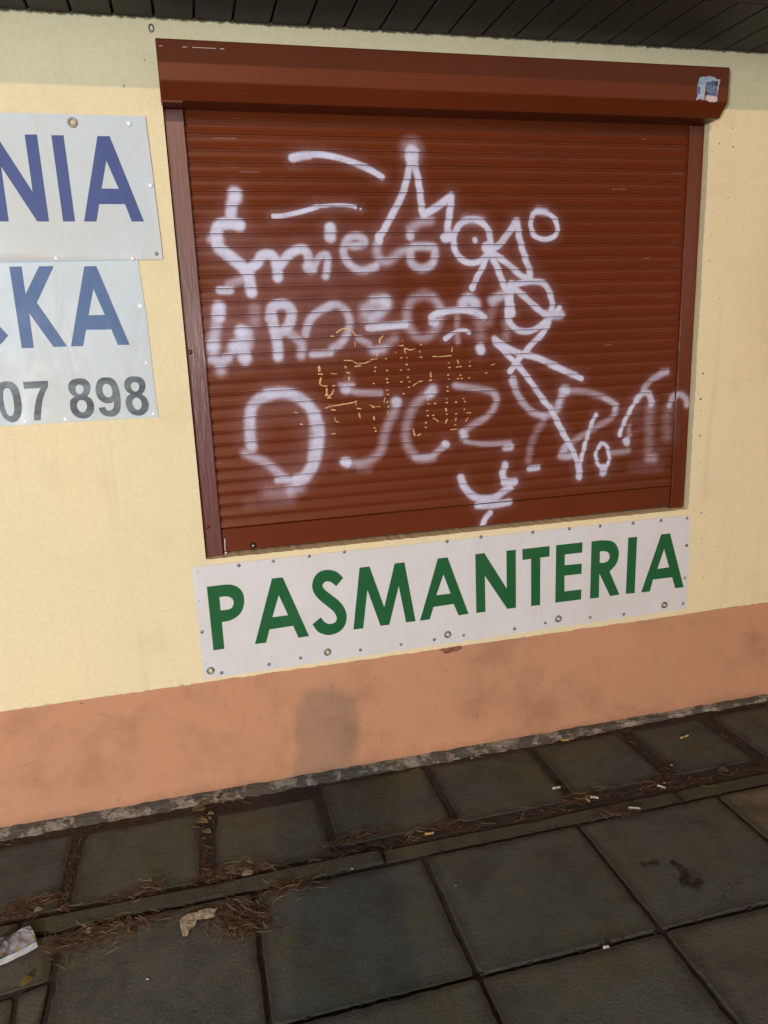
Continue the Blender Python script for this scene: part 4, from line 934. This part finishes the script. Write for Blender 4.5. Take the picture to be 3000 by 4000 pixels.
butt(*zc((1028, 152), (1084, 134)), 'tan cigarette butt on the small slab furthest to the right', .6)
butt(*zm(1500, 2900, 1.106, [(176, 396), (213, 391)]), 'tan cigarette butt on the kerb strip near the middle', .9)
butt(*zm(1500, 2900, 1.106, [(948, 886), (972, 882)]), 'short white cigarette stub in the joint between two big slabs', 0)

def leaf(p, size, ang, label, group, mat, zg=.004):
    c = gr(*p, zg); bm = bmesh.new(); n = 6; rows = []
    for i in range(n+1):
        t = i/n; w = size*.34*math.sin(math.pi*min(1, .06+t*.94))**.8; x = (t-.5)*size
        rows.append([Vector((x, -w, .002*math.sin(t*5)+w*.25)), Vector((x, 0, .001*math.sin(t*4))), Vector((x, w, .003*math.sin(t*3)+w*.35))])
    R_ = Matrix.Rotation(ang, 3, 'Z'); vs_ = [[bm.verts.new(c+R_@q) for q in r] for r in rows]
    for a, b in zip(vs_[:-1], vs_[1:]):
        for k in (0, 1): bm.faces.new((a[k], a[k+1], b[k+1], b[k]))
    bmesh.ops.solidify(bm, geom=bm.faces[:], thickness=.0006)
    o = obj('dry_leaf', bm, mat, None, True, tuple(c)); tag(o, label, 'leaf', group)
M_PLEAF = m_simple('pale_leaf', (.33, .27, .17), .7, .25, 50)
for i, (a, b, s) in enumerate([(430, 320, .045), (445, 415, .045), (485, 490, .034), (490, 262, .028), (520, 355, .022), (595, 262, .030), (575, 232, .022), (515, 385, .018), (400, 255, .018), (600, 205, .02), (510, 250, .026), (640, 205, .012)]):
    leaf(zm(560, 3000, 1.975, [(a, b)])[0], s, random.uniform(0, 3.1), 'small pale dry leaf in the heap filling the wide slab joint at the wall foot', 'dry leaves heaped in the slab joint', M_PLEAF if i % 3 else M_LEAF, .004+.002*(i % 3))
Z7 = (0, 2900, 1.106)
leaf(zm(*Z7, [(165, 725)])[0], .022, .5, 'small pale leaf on the brown needles above the kerb strip, far left', None, m_simple('whitish_leaf', (.42, .38, .28), .7))
leaf(zm(*Z7, [(1070, 567)])[0], .034, .25, 'whitish dry leaf on the needles above the kerb strip, below the small slab', None, m_simple('whitish_leaf_b', (.42, .36, .24), .7))
leaf(zm(*Z7, [(115, 1033)])[0], .032, .9, 'yellow leaf on the cracked slab near the packet', None, m_simple('yellow_leaf', (.30, .20, .05), .7))
leaf(zm(*Z7, [(565, 836)])[0], .035, .6, 'yellow brown leaf on the slab beside the brown needles', None, m_simple('ochre_leaf', (.17, .115, .045), .7))
leaf(zm(*Z7, [(390, 815)])[0], .028, .35, 'pale straw leaf at the lower side of the kerb strip', None, m_simple('straw_leaf', (.34, .28, .18), .7))
leaf(zm(2100, 2800, 1.8433, [(1340, 388)])[0], .036, -.2, 'thin grey dry leaf on the small slab at the far right', None, m_simple('grey_leaf', (.16, .13, .10), .7))
for i, (p, lab) in enumerate([(zm(2100, 2800, 1.8433, [(965, 347)])[0], 'tiny white chip on the wide dirt joint at the right'),
                              (zm(1500, 2900, 1.106, [(380, 68)])[0], 'tiny white chip on the small slab near the wall foot'),
                              (zm(0, 2900, 1.106, [(1522, 545)])[0], 'tiny white chip at the lower edge of the kerb strip'),
                              (zm(0, 2900, 1.106, [(638, 1022)])[0], 'tiny white chip on the mossy slab at lower left'),
                              (zm(2100, 2800, 1.8433, [(912, 475)])[0], 'tiny white chip among the needles right of the wide joint'),
                              (zm(1500, 2900, 1.106, [(310, 618)])[0], 'tiny white chip on the big dark slab in the middle')]):
    bm = bmesh.new(); c = gr(*p, .003); bmesh.ops.create_icosphere(bm, subdivisions=1, radius=.0036 if i < 5 else .002)
    for v in bm.verts: v.co = Vector((v.co.x*(1+.4*random.random()), v.co.y*(.7+.4*random.random()), v.co.z*.5))+c
    o = obj('plaster_chip', bm, M_WPAPER, None, False, tuple(c)); tag(o, lab, 'chip')

# soil crumbs of a scuffed mark on the big slab to the right
bm = bmesh.new()
def crumbs(reg, pts, n, r, spread, zc_=.002):
    base = [gr(a, b) for a, b in zm(*reg, pts)]
    for i in range(n):
        k = random.random()*(len(base)-1); j = min(int(k), len(base)-2); p = base[j].lerp(base[j+1], k-j)
        p = p+Vector((random.gauss(0, spread), random.gauss(0, spread), zc_))
        rr = r*random.uniform(.4, 1.2)
        m = Matrix.Translation(p) @ Matrix.Rotation(random.random()*6, 4, 'Z') @ Matrix.Diagonal((rr*random.uniform(.8, 1.7), rr, rr*.45, 1))
        bmesh.ops.create_icosphere(bm, subdivisions=1, radius=1, matrix=m)
Z8 = (1500, 2900, 1.106)
crumbs(Z8, [(1240, 515), (1280, 545), (1310, 575), (1290, 610), (1350, 625), (1365, 600)], 70, .0055, .005)
crumbs(Z8, [(1110, 535), (1180, 525)], 22, .004, .003); crumbs(Z8, [(1430, 690), (1560, 600), (1460, 680)], 14, .0025, .015)
for ro in ROWS[:2]:
    for i in range(60):
        p = Vector((random.uniform(-1, 2.2), ro+random.gauss(0, .008), -.004)); rr = random.uniform(.002, .006)
        bmesh.ops.create_icosphere(bm, subdivisions=1, radius=1, matrix=Matrix.Translation(p) @ Matrix.Diagonal((rr*1.4, rr, rr*.6, 1)))
tag(obj('soil_crumbs', bm, M_SOIL), kind='stuff')

# dry needles and straw: far too many to count
def scatter(name, mat, clusters, lenr, wid, seed):
    rs = random.Random(seed); V, Fc = [], []
    for (c0, c1, sx, sy, n, zb) in clusters:
        a, b = Vector(c0), Vector(c1); ax = (b-a).normalized() if (b-a).length > 1e-6 else Vector((1, 0)); ay = Vector((-ax.y, ax.x))
        for i in range(int(n*0.52)):
            t = rs.random(); p = a.lerp(b, t)+ax*rs.gauss(0, sx)+ay*rs.gauss(0, sy)
            if mnoise.noise((p.x*9, p.y*9, seed)) < -0.12 and rs.random() < .7: continue
            if p.y > -0.03: continue
            L_ = rs.uniform(*lenr); th_ = math.atan2(ax.y, ax.x)+rs.gauss(0, .7); d = Vector((math.cos(th_), math.sin(th_), rs.uniform(-.12, .12)))*L_/2
            s = Vector((-d.y, d.x, 0)).normalized()*wid*rs.uniform(.6, 1.3); bend = Vector((-d.y, d.x, 0))*rs.uniform(-.25, .25)
            z_ = zb+rs.random()**2*.012; m = Vector((p.x, p.y, z_)); k = len(V)
            for q, ss in ((m-d, .5), (m+bend, 1), (m+d, .3)): V += [q-s*ss, q+s*ss+Vector((0, 0, wid*.6))]
            Fc += [(k, k+2, k+3, k+1), (k+2, k+4, k+5, k+3)]
    me = bpy.data.meshes.new(name); me.from_pydata([tuple(v) for v in V], [], Fc); me.materials.append(mat)
    o = bpy.data.objects.new(name, me); COL.objects.link(o); return tag(o, kind='stuff')
g2 = lambda reg, *p: [tuple(gr(a, b)[:2]) for a, b in zm(*reg, p)]
CL = [((-1.6, -.438), (2.4, -.424), .05, .010, 1500, -.004), ((-1.6, -.066), (2.4, -.05), .05, .010, 900, -.006),
      ((-.082, -.10), (-.085, -.42), .02, .013, 420, -.008), ((-.475, -.08), (-.475, -.42), .01, .008, 170, -.008), ((1.47, -.08), (1.49, -.38), .02, .012, 120, -.008), ((1.82, -.08), (1.83, -.38), .02, .018, 150, -.008)]
a, b = g2(Z7, (60, 730), (210, 690)); CL.append((a, b, .03, .014, 500, .0))
a, b = g2(Z7, (560, 655), (690, 620)); CL.append((a, b, .02, .012, 220, .0))
a, b = g2(Z7, (950, 570), (1130, 540)); CL.append((a, b, .03, .014, 420, .0))
a, b = g2(Z7, (1450, 440), (1600, 400)); CL.append((a, b, .04, .012, 320, .0))
a, b = g2(Z7, (270, 880), (460, 830)); CL.append((a, b, .035, .022, 900, .0))
a, b = g2(Z7, (480, 800), (700, 760)); CL.append((a, b, .05, .012, 420, .0))
a, b = g2(Z7, (980, 740), (1100, 800)); CL.append((a, b, .03, .030, 1300, .0))
a, b = g2(Z7, (1200, 640), (1370, 605)); CL.append((a, b, .03, .016, 480, .0))
a, b = g2(Z8, (100, 400), (320, 345)); CL.append((a, b, .04, .010, 260, .0))
a, b = g2(Z8, (780, 260), (1000, 215)); CL.append((a, b, .03, .012, 320, .0))
a, b = g2(Z8, (1130, 190), (1260, 130)); CL.append((a, b, .03, .016, 350, .0))
a, b = g2(Z8, (900, 320), (1080, 300)); CL.append((a, b, .03, .010, 160, .0))
scatter('pine_needles', M_NEED, CL, (.018, .05), .00075, 5)
scatter('dry_straw', M_NEED2, [(c[0], c[1], c[2], c[3]*1.3, int(c[4]*.11), c[5]+.003) for c in CL], (.012, .05), .0009, 11)

# ------------------------------------------------------------------ fill lamp added behind the camera for the cool glow from the left
lp = thing('fill_lamp', 'unseen fill lamp added on a short post behind the camera', 'fill lamp', (-1.9, -4.4, 0))
bm = bmesh.new(); b_ = Vector((-1.9, -4.4, 0)); tube(bm, b_, b_+Vector((0, 0, .12)), .09, .06, 20); tube(bm, b_+Vector((0, 0, .12)), b_+Vector((0, 0, 1.02)), .04, .035, 20)
obj('pole', bm, M_DARK, lp, True)
bm = bmesh.new(); tube(bm, b_+Vector((0, 0, 1.02)), b_+Vector((0, 0, 1.06)), .08, .10, 20); obj('collar', bm, M_DARK, lp, True)
pl = bpy.data.lights.new('fill_light', 'POINT'); pl.energy = 720; pl.shadow_soft_size = .19; pl.color = (.93, .97, 1.0)
po = bpy.data.objects.new('fill_light', pl); COL.objects.link(po); po.parent = lp; po.location = (0, 0, 1.26)

# ------------------------------------------------------------------ the photographer, whose head casts the shadow on the plinth
def skinned(name, pts, edges, radii, mat, parent, sub=2, rot_root=0):
    off = wloc(parent)
    me = bpy.data.meshes.new(name); me.from_pydata([tuple(Vector(p)-off) for p in pts], edges, [])
    o = bpy.data.objects.new(name, me); COL.objects.link(o); o.parent = parent
    sk = o.modifiers.new('skin', 'SKIN'); sk.use_smooth_shade = True
    for i, r in enumerate(radii):
        rr = r if isinstance(r, tuple) else (r, r)
        me.skin_vertices[0].data[i].radius = rr
        me.skin_vertices[0].data[i].use_root = (i == rot_root)
    sb = o.modifiers.new('sub', 'SUBSURF'); sb.levels = sub; sb.render_levels = sub
    me.materials.append(mat); return o
HX, HY = 0.0, -2.84                              # head
TOP = 0.312+0.49*(-HY)                          # the crown of the cap meets the light ray that ends on the plinth
per = thing('person', 'person in dark jacket with thick dark hair holding up a phone', 'person', (HX, HY-.03, 0))
M_COAT = m_simple('dark_jacket', (.03, .034, .042), .85); M_SKIN = m_simple('skin', (.46, .27, .19), .55, .08, 20, bump=.05)
M_KNIT = m_simple('dark_hair', (.05, .05, .06), .9, .3, 200); M_SHOE = m_simple('black_shoe', (.02, .02, .02), .5); M_TROU = m_simple('dark_trousers', (.025, .03, .05), .85)
hz = TOP-.115
pts = [(HX, HY-.04, .93), (HX, HY-.05, 1.12), (HX, HY-.05, TOP-.36), (HX, HY-.03, TOP-.29), (HX, HY-.02, TOP-.2),
       (HX-.09, HY-.04, .88), (HX-.10, HY-.02, .48), (HX-.10, HY-.06, .09), (HX-.11, HY+.08, .04),
       (HX+.09, HY-.04, .88), (HX+.10, HY-.02, .48), (HX+.10, HY-.06, .09), (HX+.11, HY+.08, .04),
       (HX-.17, HY-.05, TOP-.33), (HX-.14, HY+.06, 1.13), (HX-.055, HY+.33, 1.34),
       (HX+.17, HY-.05, TOP-.33), (HX+.14, HY+.06, 1.13), (HX+.055, HY+.33, 1.34)]
ed = [(0, 1), (1, 2), (2, 3), (3, 4), (0, 5), (5, 6), (6, 7), (7, 8), (0, 9), (9, 10), (10, 11), (11, 12), (2, 13), (13, 14), (14, 15), (2, 16), (16, 17), (17, 18)]
rad = [(.15, .11), (.145, .105), (.13, .09), .092, .075, .085, .058, .043, .04, .085, .058, .043, .04, .062, .046, .030, .062, .046, .030]
skinned('body', pts, ed, rad, M_COAT, per)
bm = bmesh.new(); bmesh.ops.create_uvsphere(bm, u_segments=24, v_segments=18, radius=1)
for v in bm.verts:
    x, y, z = v.co
    jaw = 1-.22*max(0, -z)
    X_, Y_, Z_ = x*.076*jaw, y*.095*(1-.12*max(0, -z)), z*.118
    if y > .8 and abs(x) < .22: Y_ += .022*math.exp(-((z+.12)/.2)**2)*math.exp(-(x/.14)**2)      # nose
    if y > .6: Y_ -= .008*math.exp(-((z-.08)/.13)**2)*math.exp(-((abs(x)-.38)/.16)**2)           # eye hollows
    if y > .7: Y_ += .005*math.exp(-((z+.48)/.08)**2)*math.exp(-(x/.25)**2)                       # lips
    if abs(x) > .9: X_ *= 1+.16*math.exp(-((z+.05)/.25)**2)*math.exp(-((y+.05)/.25)**2)           # ears
    v.co = (HX+X_, HY+Y_, hz-.01+Z_)
obj('head', bm, M_SKIN, per, True)
bm = bmesh.new(); bmesh.ops.create_uvsphere(bm, u_segments=28, v_segments=20, radius=1)
pw = lambda q, e: math.copysign(abs(q)**e, q)
for v in list(bm.verts):                         # thick hair down to the jaw, open in front of the face
    x, y, z = v.co; rr_ = math.hypot(x, y)+1e-9; k_ = rr_**.8/rr_
    X_, Y_, Z_ = x*k_*.104, y*k_*.108, pw(z, .95)*.130
    if y > .25 and z < .45: Y_ = min(Y_, .045)
    v.co = (HX+X_, HY-.012+Y_, TOP-.128+Z_)
obj('hair', bm, M_KNIT, per, True)
for s in (-1, 1):                                # hands: palm, four bent fingers of unequal length and a thumb on each side of the phone
    w = Vector((HX+.055*s, HY+.33, 1.34)); k = Vector((.0415*s, -2.402, 1.395))
    hp = [w, k+Vector((.012*s, -.03, -.02)), k+Vector((.010*s, -.012, .025))]; he = [(0, 1), (1, 2)]; hr = [.026, .030, .026]
    for q, (dz, ln) in enumerate(((.045, .9), (.024, 1.0), (.003, .95), (-.016, .75))):
        i = len(hp); b0 = k+Vector((.012*s, -.012, dz))
        hp += [b0, b0+Vector((.004*s, .024*ln, .004)), b0+Vector((-.018*s*ln, .030*ln, .004))]; he += [(1, i), (i, i+1), (i+1, i+2)]; hr += [.010, .009, .0075]
    i = len(hp); hp += [k+Vector((.002*s, -.035, .02)), k+Vector((-.012*s, -.030, .045))]; he += [(1, i), (i, i+1)]; hr += [.012, .009]
    skinned('hand', hp, he, hr, M_SKIN, per, 1)
ph = thing('phone', 'black phone held upright by the person', 'phone', (0, -2.41, 1.43))
bm = bmesh.new(); box(bm, -.037, .037, -2.414, -2.406, 1.358, 1.508); bevel(bm, .003, 2); obj('case', bm, M_DARK, ph)
